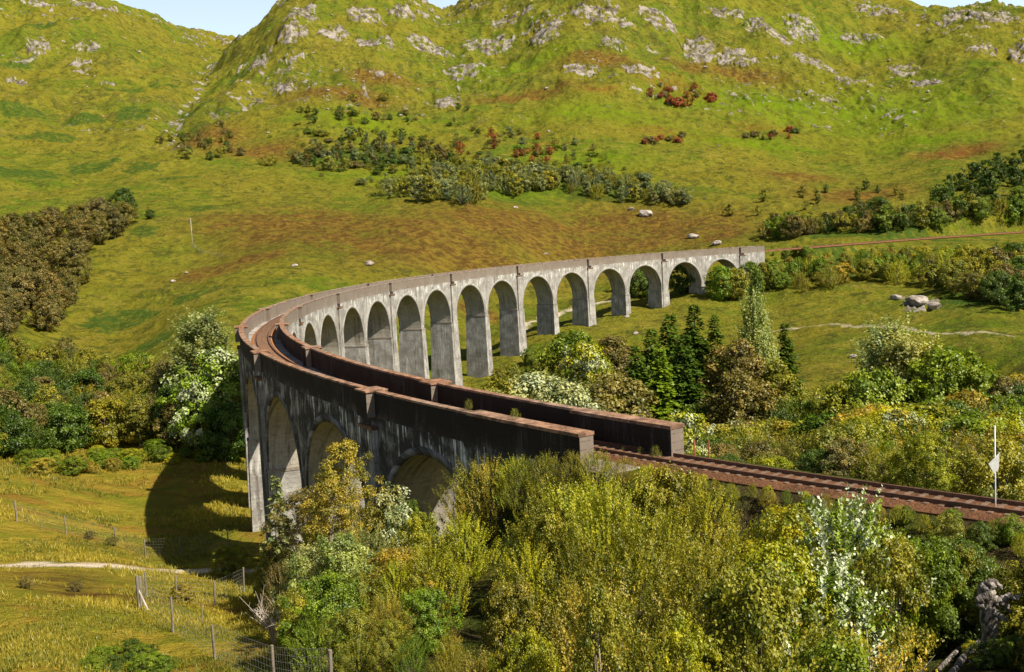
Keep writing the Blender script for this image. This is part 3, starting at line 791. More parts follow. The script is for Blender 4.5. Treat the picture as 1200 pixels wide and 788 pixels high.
def broadleaf(seed, rad=.42, base=.18, nc=70, per=90, leaf=.03, rc=.09, peak=.45, mat='leaf', bark='trunk', spread=.33, hang=.0, aspect=.42, multi=1, lump=1.0):
    R = np.random.default_rng(seed)
    ph = R.uniform(0, 2 * PI, 4); am = R.uniform(.08, .22, 4) * lump
    C = []
    while len(C) < nc:
        t = R.uniform(0, 1); a_ = R.uniform(0, 2 * PI)
        e = (t - peak) / (peak if t < peak else 1 - peak)
        pr = math.sqrt(max(0, 1 - e * e * .97)) * (1 + sum(am[q] * math.sin((q + 1) * a_ + ph[q] + 4 * t * (q % 2)) for q in range(4)))
        u_ = R.uniform(0, 1) ** .38
        r_ = rad * pr * u_
        C.append((r_ * math.cos(a_), r_ * math.sin(a_), base + rc * .5 + (1 - base - rc) * t))
    C = np.array(C); cr = rc * R.uniform(.55, 1.35, nc); ct = R.uniform(0, 1, nc)
    n = nc * per; ci = np.repeat(np.arange(nc), per)
    dirs = unit(R.normal(0, 1, (n, 3))); rr = cr[ci] * R.uniform(.15, 1.0, n) ** .5
    P = C[ci] + dirs * rr[:, None] * [1, 1, .8]
    outw = unit(P - np.array([0, 0, base + (1 - base) * .4]))
    N = unit(R.normal(0, 1, (n, 3)) * .5 + outw * .6 + dirs * .5 + [0, 0, .35])
    D = unit(np.cross(N, R.normal(0, 1, (n, 3))) + [0, 0, -hang])
    L = leaf * R.uniform(.6, 1.4, n)
    tint = .5 + (ct[ci] - .5) * .75 + R.normal(0, .10, n)
    crown = leaf_mesh('crown', P, D, N, L, L * aspect, tint, MAT[mat])
    lim = C[R.choice(nc, min(9, nc), replace=False)]
    return crown, trunk_mesh(seed + 1, .72, .018, lim, MAT[bark], multi=multi)
def shoots(seed, rad=.45, base=.02, ns=230, per=34, leaf=.028, slen=.26, mat='leaf', up=1.2, aspect=.28, peak=.35, bark='trunk'):
    """bush of upright leafy shoots"""
    R = np.random.default_rng(seed)
    ph = R.uniform(0, 2 * PI, 3); am = R.uniform(.1, .25, 3)
    B = []
    for i in range(ns):
        t = R.uniform(0, 1) ** .9; a_ = R.uniform(0, 2 * PI)
        e = (t - peak) / (peak if t < peak else 1 - peak)
        pr = math.sqrt(max(0.02, 1 - e * e)) * (1 + sum(am[q] * math.sin((q + 2) * a_ + ph[q] + 3 * t) for q in range(3)))
        r_ = rad * pr * R.uniform(.15, 1) ** .5
        B.append((r_ * math.cos(a_), r_ * math.sin(a_), base + (1 - base - slen * .9) * t * (1 - .22 * (r_ / rad) ** 2)))
    B = np.array(B)
    od = unit(np.stack([B[:, 0], B[:, 1], np.zeros(ns)], 1))
    SD = unit(od * R.uniform(.15, .9, (ns, 1)) + R.normal(0, .22, (ns, 3)) + [0, 0, up])
    SL = slen * R.uniform(.5, 1.1, ns); st = R.uniform(0, 1, ns)
    n = ns * per; si = np.repeat(np.arange(ns), per); tt = np.tile(np.linspace(.08, 1, per), ns) + R.normal(0, .02, n)
    P = B[si] + SD[si] * (SL[si] * tt)[:, None] + R.normal(0, .007, (n, 3)) + (od[si] * (tt ** 2 * SL[si] * .16)[:, None])
    side = unit(np.cross(SD[si], R.normal(0, 1, (n, 3))))
    D = unit(SD[si] * .75 + side)
    N = unit(np.cross(D, np.cross(SD[si], D)) + R.normal(0, .32, (n, 3)) + od[si] * .35 + [0, 0, .35])
    L = leaf * R.uniform(.6, 1.3, n) * (1.15 - .5 * tt)
    tint = .5 + (st[si] - .5) * .7 + R.normal(0, .09, n) + (tt - .5) * .12
    crown = leaf_mesh('crown', P, D, N, L, L * aspect, tint, MAT[mat])
    return crown, trunk_mesh(seed + 1, .5, .014, B[R.choice(ns, 10, replace=False)], MAT[bark], multi=3)
def spruce(seed, rad=.25, lev=38, leaf=.036, per=52):
    R = np.random.default_rng(seed); Ps = []; Ds = []; Ns = []; Ls = []; Ts = []
    for i in range(lev):
        t = .06 + .93 * i / (lev - 1); nb = R.integers(7, 11)
        for b in range(nb):
            t = min(.99, .06 + .93 * i / (lev - 1) + R.uniform(-.022, .022)); a_ = R.uniform(0, 2 * PI); ln = rad * (1.02 - t) ** .92 * R.uniform(.6, 1.15) + .012
            o_ = np.array([math.cos(a_), math.sin(a_), 0]); sd_ = np.array([-o_[1], o_[0], 0])
            m_ = max(6, int(per * (1.05 - t)))
            u_ = R.uniform(.12, 1, m_)
            droop = R.uniform(.15, .65)
            P = np.array([0, 0, t]) + R.normal(0, .006, (m_, 3)) + o_ * (ln * u_)[:, None] + np.array([0, 0, -1]) * (ln * droop * u_ ** 1.4)[:, None] + sd_ * (R.normal(0, 1, m_) * ln * .16 * (1.15 - u_))[:, None]
            D = unit(o_ * .8 + sd_ * R.normal(0, .9, (m_, 1)) + [0, 0, -.3] + R.normal(0, .15, (m_, 3)))
            Ps.append(P); Ds.append(D); Ns.append(unit(np.array([0, 0, 1]) + R.normal(0, .4, (m_, 3)))); Ls.append(leaf * R.uniform(.7, 1.3, m_) * (1.2 - .6 * t)); Ts.append(.25 + .5 * u_ + R.normal(0, .15, m_) + R.normal(0, .1))  # tint lightens outward, painting sunlit tips on the branches
    P, D, N, L, T_ = map(np.concatenate, (Ps, Ds, Ns, Ls, Ts))
    return leaf_mesh('crown', P, D, N, L, L * .42, T_, MAT['leaf']), trunk_mesh(seed, .97, .016, [], MAT['trunk'], 0)
def bare(seed):
    R = np.random.default_rng(seed); mb = MB()
    for i in range(34):
        a_ = R.uniform(0, 2 * PI); o_ = np.array([math.cos(a_), math.sin(a_), 0]); ln = R.uniform(.5, 1)
        p0 = o_ * .05; p1 = o_ * .22 * ln + [0, 0, .45 * ln]; p2 = o_ * R.uniform(.3, .6) * ln + np.array([0, 0, ln]) + R.normal(0, .06, 3)
        mb.tube([p0, p1, p2], [.014, .009, .003], 4)
        for q in range(3):
            s0 = p1 * (1 - q * .3) + p2 * q * .3; mb.tube([s0, s0 + R.normal(0, .12, 3) + [0, 0, .12]], [.005, .002], 3)
    return mb

PROTO = {}
def proto(key, n, fn, **kw):
    PROTO[key] = [fn(100 * (len(PROTO) + 1) + 7 * i, **kw) for i in range(n)]
# near (leaves a few centimetres to a decimetre on bushes of 3-6 m)
proto('near_round', 4, broadleaf, rad=.52, base=.03, nc=220, per=110, leaf=.021, rc=.075, peak=.42)
proto('near_shoot', 4, shoots, rad=.50, ns=380, per=40, leaf=.026, slen=.24)
proto('near_fine', 3, shoots, rad=.42, ns=420, per=44, leaf=.020, slen=.20, up=.9, aspect=.3, peak=.45)
proto('near_silver', 2, broadleaf, rad=.42, base=.08, nc=105, per=62, leaf=.036, rc=.08, peak=.45, mat='silver', aspect=.34)
proto('near_white', 2, shoots, rad=.34, base=.06, ns=270, per=34, leaf=.032, slen=.22, up=1.5, peak=.5, mat='white_leaf', aspect=.36)
proto('near_wispy', 2, shoots, rad=.36, ns=230, per=34, leaf=.022, slen=.26, up=1.6)
proto('birch', 2, broadleaf, rad=.25, base=.10, nc=230, per=110, leaf=.0105, rc=.042, peak=.36, bark='birch', hang=.5)
proto('pine_young', 1, spruce, rad=.27, lev=20, leaf=.05, per=22)
proto('near_leafy', 3, broadleaf, rad=.48, base=.05, nc=120, per=90, leaf=.026, rc=.085, peak=.5)
proto('birch_bush', 2, broadleaf, rad=.33, base=.05, nc=210, per=95, leaf=.015, rc=.055, peak=.4, bark='birch', hang=.4)
# middle distance
proto('mid_round', 4, broadleaf, rad=.48, base=.06, nc=170, per=80, leaf=.030, rc=.085)
proto('mid_shoot', 3, shoots, rad=.48, ns=300, per=36, leaf=.030, slen=.24)
proto('mid_silver', 2, broadleaf, rad=.44, base=.06, nc=130, per=80, leaf=.032, rc=.08, mat='silver', aspect=.36)
proto('mid_tall', 2, broadleaf, rad=.30, base=.12, nc=150, per=80, leaf=.024, rc=.065, peak=.4, hang=.3, bark='birch')
proto('poplar', 2, shoots, rad=.17, base=.05, ns=420, per=34, leaf=.024, slen=.18, up=2.4, peak=.3, mat='leaf')
proto('spruce', 3, spruce)
# far
proto('far_round', 5, broadleaf, rad=.46, base=.05, nc=60, per=62, leaf=.050, rc=.105, lump=2.2, peak=.38)
proto('far_shoot', 3, shoots, rad=.38, ns=90, per=30, leaf=.050, slen=.30, up=1.3)
proto('far_tall', 3, broadleaf, rad=.30, base=.06, nc=60, per=56, leaf=.044, rc=.075, peak=.34, lump=1.8)
proto('far_flat', 3, broadleaf, rad=.85, base=.0, nc=70, per=26, leaf=.13, rc=.2, peak=.3)

PAL = {'olive green': (.200, .195, .016), 'yellow green': (.285, .285, .010), 'golden green': (.265, .215, .022), 'dark green': (.065, .110, .010), 'mid green': (.135, .195, .010),
       'grey green': (.215, .230, .080), 'silvery green': (.16, .20, .04), 'brownish': (.150, .126, .030), 'blue green': (.150, .175, .066), 'rust red': (.27, .080, .022), 'deep green': (.055, .095, .008), 'pale green': (.28, .31, .10)}
PLANTS = []
def plant(key, P, h, w=1.0, colour='olive green', name='bush', cat='bush', zone='', label=None, group=None, rz=None):
    """one tree or bush: an Empty at its foot with trunk and crown"""
    cr, tr = random.choice(PROTO[key])
    P = np.array(P, float)
    e = thing(name, label, cat, (P[0], P[1], P[2] - .04 * h), group, random.uniform(0, 2 * PI) if rz is None else rz)
    e.scale = (h * w, h * w, h * 1.02)
    t = link('trunk', tr, e); c_ = link('crown', cr, e)
    b = PAL[colour]; j = random.uniform(.82, 1.2)
    c_.color = (b[0] * j * random.uniform(.92, 1.1), b[1] * j, b[2] * j * random.uniform(.8, 1.3), 1)
    PLANTS.append(dict(o=e, px=to_px(P + [0, 0, h * .6]), d=math.hypot(P[0], P[1]), h=h, w=w, colour=colour, name=name, cat=cat, zone=zone, key=key))
    return e
def by_top(px, top, d):
    """ground point at that distance and the height that reaches the given photo row"""
    v = ray(px, 400); a_ = math.atan2(v[0], v[1]); x, y = d * math.sin(a_), d * math.cos(a_)
    z = grid_z(ZT, x, y)[0]; return np.array([x, y, z]), at(px, top, d)[2] - z
def deck_clear(P, r_=1.0):
    k_ = k_of(P[0], P[1]); o_ = math.hypot(P[0] - VC[0], P[1] - VC[1]) - VR
    if -.3 < k_ < 10.9 and abs(o_) < HW + .8 + r_: return False
    for q in track:
        if math.hypot(q[0] - P[0], q[1] - P[1]) < 2.2 + r_ * .8: return False
    return True

# --- foreground thicket
env_x = [300, 340, 380, 430, 480, 520, 560, 600, 640, 690, 740, 800, 850, 900, 950, 1000, 1050, 1100, 1150, 1200, 1260]
env_y = [640, 625, 610, 600, 606, 590, 582, 572, 553, 548, 538, 552, 566, 580, 592, 602, 610, 618, 624, 628, 640]
FG = 'foreground thicket below the track'
NM = {'near_round': ('bush', 'bush'), 'near_leafy': ('bush', 'bush'), 'birch_bush': ('birch_tree', 'tree'), 'near_shoot': ('willow_bush', 'bush'), 'near_fine': ('birch_bush', 'bush'), 'near_silver': ('whitebeam', 'tree'), 'near_white': ('whitebeam', 'tree'), 'near_wispy': ('willow_bush', 'bush'), 'birch': ('birch_tree', 'tree'),
      'mid_round': ('broadleaf_tree', 'tree'), 'mid_shoot': ('willow_bush', 'bush'), 'mid_silver': ('whitebeam', 'tree'), 'mid_tall': ('birch_tree', 'tree'), 'poplar': ('poplar_tree', 'tree'), 'spruce': ('spruce_tree', 'tree'), 'pine_young': ('pine_tree', 'tree'),
      'far_round': ('hillside_tree', 'tree'), 'far_tall': ('birch_tree', 'tree'), 'far_shoot': ('scrub_shrub', 'shrub'), 'far_flat': ('heather_clump', 'shrub')}
def put(key, px, top, d, colour, w=1.0, zone=FG, label=None, hmax=99, name=None, cat=None, clear=True):
    P, h = by_top(px, top, d)
    h = min(h, hmax)
    if h < .5: return None
    if clear and not deck_clear(P, h * w * .36): return None
    nm, ct = NM[key]
    return plant(key, P, h, w, colour, name or nm, cat or ct, zone, label)
cc = ['olive green', 'yellow green', 'golden green', 'yellow green', 'olive green', 'olive green', 'yellow green']
HOLES = ((530, 690, 42), (975, 700, 62), (790, 715, 42), (640, 745, 40), (880, 640, 40), (700, 640, 32), (585, 640, 28))
FX = [480, 560, 640, 700, 760, 830, 900, 1000, 1100, 1200, 1280]; FD = [71, 66, 62, 60, 58, 56, 53.5, 51, 48.5, 46, 45]
for dd_, dy, stp, xa, xb in ((1, 2, 52, 520, 1275), (6, 12, 66, 480, 1275), (12, 48, 74, 440, 1275), (18, 88, 84, 420, 1290), (24, 132, 96, 410, 1300), (28.5, 180, 112, 400, 1300)):
    x = xa + random.uniform(0, 30)
    while x < xb:
        d = (np.interp(x, FX, FD) - dd_ * (1 if x < 900 else .82)) + random.uniform(-2, 1.2)
        top = np.interp(x, env_x, env_y) + dy * (1 if x < 900 else .85) + random.uniform(-14, 34) * min(1, .35 + dd_ / 14)
        key = random.choice(['near_shoot', 'near_fine', 'near_round', 'near_fine', 'near_shoot', 'near_shoot', 'birch_bush'])
        if x > 900: key = random.choice(['near_round', 'near_round', 'near_leafy', 'near_shoot', 'near_leafy'])
        if 1080 < x < 1330 and dd_ < 4: d += 1.6
        if 1125 < x < 1205 and dd_ < 4: d += 1.2; top += 26
        hollow = (1035 < x < 1330 and dd_ > 3) or (985 < x < 1330 and dd_ > 14) or any(math.hypot(x - q[0], top + 45 - q[1]) < q[2] for q in HOLES)
        if not hollow:
            put(key, x, top, d, random.choice(cc if x < 900 else ['olive green', 'mid green', 'mid green', 'yellow green', 'yellow green', 'dark green']), random.uniform(.50, .74) * (1.0 if dd_ > 4 else 1.25))
        x += stp * random.uniform(.75, 1.25)
for k_, off, top_, key, col in ((10.50, 5.2, -2.2, 'near_fine', 'olive green'), (10.56, 5.0, -1.9, 'near_shoot', 'golden green'), (10.62, 4.8, -1.6, 'near_shoot', 'yellow green'), (10.66, 5.2, -1.3, 'near_fine', 'olive green'), (10.70, 4.6, -1.0, 'near_shoot', 'olive green'), (10.745, 4.0, -.8, 'near_fine', 'golden green'),
                            (10.78, 3.4, -.7, 'near_shoot', 'olive green'), (10.83, 2.9, -.9, 'near_fine', 'golden green'), (10.87, 2.6, -1.2, 'near_shoot', 'yellow green'), (10.92, 2.2, -1.5, 'near_fine', 'olive green'), (10.97, 2.5, -1.5, 'near_shoot', 'olive green'), (11.02, 2.2, -1.75, 'near_fine', 'yellow green'),
                            (11.08, 2.0, -1.8, 'near_shoot', 'golden green'), (11.14, 1.7, -1.85, 'near_fine', 'mid green'), (11.2, 1.4, -1.8, 'near_round', 'mid green'), (11.26, 1.1, -1.75, 'near_shoot', 'yellow green'), (11.32, .7, -1.8, 'near_round', 'mid green'), (11.37, .5, -1.8, 'near_fine', 'olive green')):
    P = vp(k_, off, 0); P[2] = grid_z(ZT, P[0], P[1])[0]; h = max(1.0, top_ - P[2] + .15)
    plant(key, P, h, .75 if h > 2.5 else 1.0, col, *NM[key], FG)
k_ = 10.93
while k_ < 11.45:
    off = 1.95 - (k_ - 10.93) * 3.0 + random.uniform(-.15, .5); P = vp(k_, off, 0); P[2] = grid_z(ZT, P[0], P[1])[0]
    key = random.choice(['near_fine', 'near_shoot', 'near_round']); h = max(.9, random.uniform(-1.75, -1.35) - P[2])
    plant(key, P, h, random.uniform(.6, .85), random.choice(['olive green', 'golden green', 'mid green', 'yellow green']), *NM[key], FG)
    k_ += .028
# left flank, lower on the slope
for px, top, d, key, col, w in ((345, 640, 70, 'near_round', 'grey green', .9), (385, 625, 66, 'near_round', 'pale green', .8), (420, 612, 70, 'near_fine', 'grey green', .8), (455, 590, 74, 'near_silver', 'grey green', .7), (480, 600, 66, 'near_round', 'yellow green', .7),
                                (330, 690, 62, 'near_round', 'olive green', .8), (365, 672, 58, 'near_round', 'mid green', .9), (410, 660, 58, 'near_fine', 'olive green', .9), (450, 640, 60, 'near_round', 'golden green', .9), (490, 632, 58, 'near_shoot', 'yellow green', .8), (350, 722, 54, 'near_shoot', 'mid green', .9),
                                (390, 715, 50, 'near_round', 'olive green', .9), (440, 705, 49, 'near_fine', 'golden green', .9), (480, 690, 50, 'near_round', 'mid green', .9), (395, 745, 44, 'near_shoot', 'olive green', .9), (310, 655, 76, 'near_fine', 'brownish', .7), (300, 640, 88, 'near_round', 'olive green', .7), (415, 575, 82, 'near_fine', 'golden green', .6), (470, 585, 80, 'near_round', 'mid green', .6), (350, 608, 80, 'near_fine', 'golden green', .6)):
    put(key, px, top, d, col, w)
put('birch', 394, 512, 79, 'golden green', .9, label='tall golden birch rising in front of the second near arch')
put('birch', 372, 560, 76, 'golden green', 1.0, label='shorter golden birch leaning against the left side of the tall birch')
put('birch', 340, 572, 84, 'brownish', 1.1, label='thin brownish birch before the foot of the sunlit pier')
put('pine_young', 312, 556, 90, 'grey green', 1.0, label='young grey green pine in front of the leftmost pier', name='pine_tree')
put('near_round', 425, 752, 43, 'olive green', .7); put('near_shoot', 460, 742, 42, 'mid green', .7); put('near_fine', 505, 738, 41, 'olive green', .6)
put('near_silver', 447, 566, 80, 'grey green', .8, label='silvery grey willow below the pilaster of the near wall', name='willow_tree')
put('near_white', 985, 562, 46, 'mid green', .8, label='white leaved whitebeam standing in front of the track', name='whitebeam', clear=False)
put('near_white', 955, 640, 42, 'mid green', .9, label='lower white leaved whitebeam beside the bare twigs', name='whitebeam')
put('near_wispy', 657, 545, 56, 'yellow green', .7, label='tall wispy sapling of pale round leaves before the parapet end', name='sapling')
put('near_wispy', 1008, 715, 33, 'golden green', 1.0)
put('near_leafy', 1045, 626, 44, 'olive green', .6); put('near_leafy', 1090, 630, 47, 'mid green', .5); put('near_round', 1125, 636, 48, 'olive green', .45); put('near_leafy', 1222, 640, 47, 'mid green', .35)
for px_, d_, h_ in ((1310, 46, 7), (1360, 40, 9), (1430, 34, 9), (1430, 42, 10), (1500, 36, 9)):  # unseen bushes past the right edge, added to shade the hollow
    P, h = by_top(px_, 700, d_); plant('near_leafy', P, h_, .55, 'mid green', 'bush', 'bush', FG)
for px_, py_, h_, c_ in ((1090, 690, 1.6, 'dark green'), (1120, 720, 1.2, 'mid green'), (1085, 760, 1.5, 'olive green'), (1150, 650, 1.5, 'dark green'), (1185, 640, 1.4, 'mid green'), (1110, 650, 1.8, 'olive green'), (1140, 775, .8, 'yellow green'), (1165, 780, .8, 'mid green'), (1072, 720, 2.2, 'yellow green'), (1130, 690, .9, 'dark green')):
    P = hit(px_, py_); plant('near_leafy', P, h_, .9, c_, 'bush', 'bush', FG)

# --- behind the track and inside the curve
RB = 'hollow inside the curve of the viaduct'
put('spruce', 815, 353, 234, 'deep green', 1.15, RB, 'tallest dark spruce in the clump inside the curve')
put('spruce', 786, 364, 230, 'dark green', 1.2, RB, 'dark spruce just left of the tallest spruce')
put('spruce', 764, 382, 226, 'dark green', 1.25, RB, 'third dark spruce from the right of the spruce clump')
put('spruce', 744, 402, 222, 'deep green', 1.3, RB, 'lowest dark spruce at the left edge of the spruce clump')
put('spruce', 838, 366, 238, 'dark green', 1.1, RB, 'slim dark spruce right of the tallest spruce')
put('spruce', 802, 388, 214, 'dark green', 1.3, RB, 'shorter dark spruce standing in front of the spruce clump')
put('spruce', 772, 405, 210, 'mid green', 1.3, RB, 'lighter green spruce low in front of the spruce clump')
put('spruce', 920, 376, 240, 'deep green', 1.1, RB, 'solitary dark spruce right of the silvery poplar')
put('poplar', 885, 328, 228, 'pale green', .65, RB, 'slender silvery poplar pointing up to the far end of the viaduct')
put('poplar', 896, 378, 220, 'pale green', .8, RB, 'shorter silvery poplar at the foot of the slender poplar')
put('mid_tall', 862, 396, 215, 'brownish', 1.0, RB, 'brown tinged birch between the spruces and the poplar')
put('mid_tall', 868, 432, 200, 'brownish', 1.1, RB, 'lower brown tinged birch in front of the poplar')
put('mid_tall', 905, 420, 215, 'olive green', 1.0, RB, 'olive birch below the solitary spruce')
put('mid_tall', 716, 392, 275, 'brownish', 1.3, RB, 'small brownish birch on the grass left of the spruces')
put('mid_round', 672, 384, 262, 'mid green', .85, RB, 'round green tree at the foot of the seventh arch')
put('mid_silver', 684, 398, 252, 'yellow green', .8, RB, 'pale leaved tree right of the round green tree under the arches')
put('mid_silver', 625, 434, 190, 'grey green', 1.1, RB, 'silvery willow showing above the near inner parapet', name='willow_tree')
put('mid_silver', 660, 443, 180, 'grey green', .9, RB, 'second silvery willow above the near inner parapet, right of the first', name='willow_tree')
put('mid_round', 715, 436, 190, 'brownish', 1.0, RB, 'brownish shrub behind the inner parapet left of the spruces', name='bush', cat='bush')
put('mid_round', 590, 440, 235, 'olive green', 1.0, RB)
put('poplar', 1040, 364, 205, 'pale green', 1.3, RB, 'grey green poplar with upright boughs over the right hand hollow')
put('poplar', 1066, 382, 200, 'grey green', 1.5, RB, 'pale poplar just right of the grey green poplar')
put('mid_round', 1110, 402, 195, 'mid green', .9, RB, 'broad green tree right of the pale poplars')
put('mid_round', 1130, 425, 190, 'mid green', .8, RB); put('mid_round', 1020, 430, 190, 'mid green', .8, RB); put('mid_round', 985, 445, 190, 'olive green', .8, RB)
put('mid_round', 1180, 440, 180, 'brownish', .8, RB)
for px, top, d, col in ((800, 476, 92, 'yellow green'), (1010, 492, 88, 'yellow green'), (1055, 478, 96, 'golden green'), (1150, 488, 90, 'yellow green'), (1195, 480, 96, 'yellow green')):
    put('near_silver' if px != 1055 else 'mid_silver', px, top, d, col, .8, RB)
rb_x = [560, 620, 690, 760, 830, 900, 960, 1020, 1100, 1200, 1270]
rb_y = [470, 468, 474, 494, 494, 474, 462, 452, 448, 452, 450]
for d0, dy, stp in ((205, -18, 34), (170, 0, 34), (140, 10, 36), (112, 20, 38), (92, 30, 40), (80, 40, 40), (72, 54, 40)):
    x = 600 + random.uniform(0, 30) + (220 if d0 < 100 else 0)
    while x < 1270:
        top = np.interp(x, rb_x, rb_y) + dy + random.uniform(-6, 14)
        put(random.choice(['mid_round', 'mid_shoot', 'mid_round', 'mid_silver' if random.random() < .35 else 'mid_round'] if d0 > 100 else ['near_round', 'near_shoot', 'near_round']), x, top, d0 + random.uniform(-9, 9),
            random.choice(['olive green', 'mid green', 'yellow green', 'golden green', 'olive green', 'dark green', 'brownish']), random.uniform(.8, 1.15), RB, hmax=11)
        x += stp * random.uniform(.8, 1.3)
# under the arches
for px, py, h, col in ((600, 446, 5, 'olive green'), (620, 428, 5, 'mid green'), (585, 452, 5, 'olive green'), (660, 405, 4, 'mid green')):
    P = hit(px, py)
    if P is not None and deck_clear(P): plant('mid_round', P, h, 1, col, 'bush', 'bush', RB)

# --- zones of distant trees: (polygon of foot points in the photo)
def inside(px, py, poly):
    r_ = False; n = len(poly)
    for i in range(n):
        (x1, y1), (x2, y2) = poly[i], poly[(i + 1) % n]
        if (y1 > py) != (y2 > py) and px < (x2 - x1) * (py - y1) / (y2 - y1) + x1: r_ = not r_
    return r_
def scatter(n, poly, keys, cols, hr, zone, wr=(.85, 1.2), sep=4.0, cap=None):
    xs = [p[0] for p in poly]; ys = [p[1] for p in poly]; done = []; tries = 0
    while len(done) < n and tries < n * 12:
        tries += 1
        px, py = random.uniform(min(xs), max(xs)), random.uniform(min(ys), max(ys))
        if not inside(px, py, poly): continue
        P = hit(px, py)
        if P is None or not deck_clear(P, 2): continue
        if any(math.hypot(q[0] - P[0], q[1] - P[1]) < sep for q in done): continue
        done.append(P); key = random.choice(keys); nm, ct = NM[key]
        h_ = random.uniform(*hr)
        if cap: h_ = max(1.5, min(h_, at(px, np.interp(px, *cap), math.hypot(P[0], P[1]))[2] - P[2]))
        plant(key, P, h_, random.uniform(*wr), random.choice(cols), nm, ct, zone)
scatter(84, [(442, 232), (520, 205), (600, 205), (640, 222), (560, 242), (470, 236)], ['far_tall', 'far_shoot', 'far_round', 'far_tall', 'far_shoot'], ['grey green', 'blue green', 'grey green', 'olive green', 'olive green'], (8, 13), 'copse above the brown moor', sep=3)
scatter(66, [(600, 208), (690, 205), (760, 225), (820, 243), (740, 242), (620, 225)], ['far_tall', 'far_shoot', 'far_round'], ['blue green', 'grey green', 'blue green', 'olive green'], (6.5, 11), 'copse above the brown moor', sep=3)
scatter(70, [(330, 190), (420, 160), (500, 165), (540, 190), (480, 205), (350, 200)], ['far_round', 'far_tall'], ['blue green', 'dark green', 'olive green', 'brownish'], (5, 9), 'scattered scrub on the lower main hill')
scatter(26, [(180, 165), (260, 150), (330, 195), (300, 200), (210, 190)], ['far_round'], ['dark green', 'olive green', 'brownish'], (4, 7), 'scrub by the gully')
scatter(26, [(500, 170), (560, 150), (700, 175), (690, 200), (560, 195)], ['far_round', 'far_tall'], ['brownish', 'olive green', 'blue green', 'rust red'], (4, 7), 'scattered scrub on the lower main hill')
scatter(16, [(340, 120), (500, 120), (560, 135), (520, 150), (360, 150)], ['far_round'], ['brownish', 'olive green', 'dark green'], (4, 7), 'scattered scrub on the lower main hill')
scatter(16, [(745, 118), (770, 104), (820, 105), (840, 122), (790, 130)], ['far_flat', 'far_round'], ['rust red', 'rust red', 'brownish'], (4, 7), 'rusty patch on the main hill')
scatter(10, [(740, 168), (800, 160), (810, 166), (750, 172)], ['far_flat'], ['rust red', 'brownish'], (2.5, 4), 'rusty patch on the main hill')
scatter(8, [(870, 160), (935, 155), (940, 164), (880, 166)], ['far_flat', 'far_round'], ['rust red', 'brownish', 'dark green'], (2.5, 5), 'rusty patch on the main hill')
scatter(170, [(300, 150), (420, 120), (560, 150), (720, 190), (830, 235), (760, 236), (600, 205), (440, 225), (340, 200)], ['far_shoot', 'far_flat', 'far_round', 'far_shoot'], ['olive green', 'brownish', 'dark green', 'mid green', 'blue green'], (1.8, 4.2), 'low scrub of the main hill', (1.1, 1.9), 2.0)
scatter(8, [(590, 182), (650, 176), (670, 192), (600, 194)], ['far_round'], ['rust red'], (4, 6), 'copse above the brown moor')
LINE = ([860, 960, 1000, 1210], [305, 296, 292, 282])
RU = 'wood above the railway at the right'
scatter(60, [(865, 284), (930, 272), (1010, 262), (1100, 255), (1210, 240), (1210, 263), (1010, 274), (880, 282)], ['far_round', 'far_tall', 'far_shoot', 'mid_round'], ['dark green', 'olive green', 'mid green', 'brownish'], (6, 12), RU)
scatter(16, [(1150, 205), (1210, 175), (1210, 230), (1120, 250), (1080, 250)], ['far_round', 'far_tall'], ['deep green', 'dark green', 'deep green'], (8, 13), RU)
scatter(14, [(830, 236), (1060, 215), (1060, 250), (850, 258)], ['far_tall'], ['dark green', 'olive green'], (4, 7.5), RU, sep=14)
RE = 'bushy bank below the railway at the right'
scatter(90, [(880, 302), (960, 293), (1210, 284), (1210, 312), (1090, 330), (960, 342), (890, 345)], ['far_round', 'far_shoot', 'mid_round', 'mid_shoot'], ['olive green', 'mid green', 'mid green', 'olive green', 'golden green', 'yellow green'], (5, 8.5), RE, sep=4.5, cap=LINE)
scatter(26, [(1085, 332), (1210, 310), (1210, 372), (1130, 352)], ['far_round', 'mid_round'], ['dark green', 'olive green', 'brownish'], (8, 12), RE, sep=5, cap=LINE)
for px, base, h, w, col in ((922, 306, 4.5, 1.2, 'mid green'), (934, 304, 4, 1.2, 'olive green'), (945, 303, 4, 1.2, 'mid green'), (846, 354, 13, .9, 'mid green'), (862, 350, 11, 1, 'olive green'), (786, 358, 9, .8, 'olive green'), (800, 346, 14, .8, 'dark green'), (745, 350, 13, .7, 'dark green'), (760, 348, 12, .7, 'dark green'), (820, 344, 13, .8, 'deep green'), (735, 340, 9, .8, 'brownish'), (880, 346, 12, .9, 'mid green'), (895, 342, 10, .9, 'olive green'), (905, 340, 10, .8, 'mid green')):
    P = hit(px, base)
    if P is not None and deck_clear(P, 1): plant('mid_round', P, h, w, col, 'broadleaf_tree', 'tree', 'far end of the viaduct')
L1 = 'olive wood on the left slope'
scatter(52, [(-40, 300), (60, 276), (112, 264), (160, 262), (112, 308), (102, 345), (60, 398), (-40, 402)], ['mid_round', 'mid_round', 'mid_tall'], ['brownish', 'brownish', 'brownish', 'brownish'], (9, 14), L1, (.9, 1.2), sep=6)
P = hit(147, 254); plant('mid_round', P, 14, 1.0, 'deep green', 'oak_tree', 'tree', L1, 'round dark green oak on its own above the left wood')
P = hit(176, 257); plant('mid_round', P, 4.5, 1.1, 'deep green', 'bush', 'bush', L1, 'small dark bush just right of the round oak')
P = hit(118, 254); plant('mid_round', P, 9, 1.0, 'dark green', 'broadleaf_tree', 'tree', L1, 'dark green tree at the left foot of the round oak')
LB = 'scrub behind the left meadow'
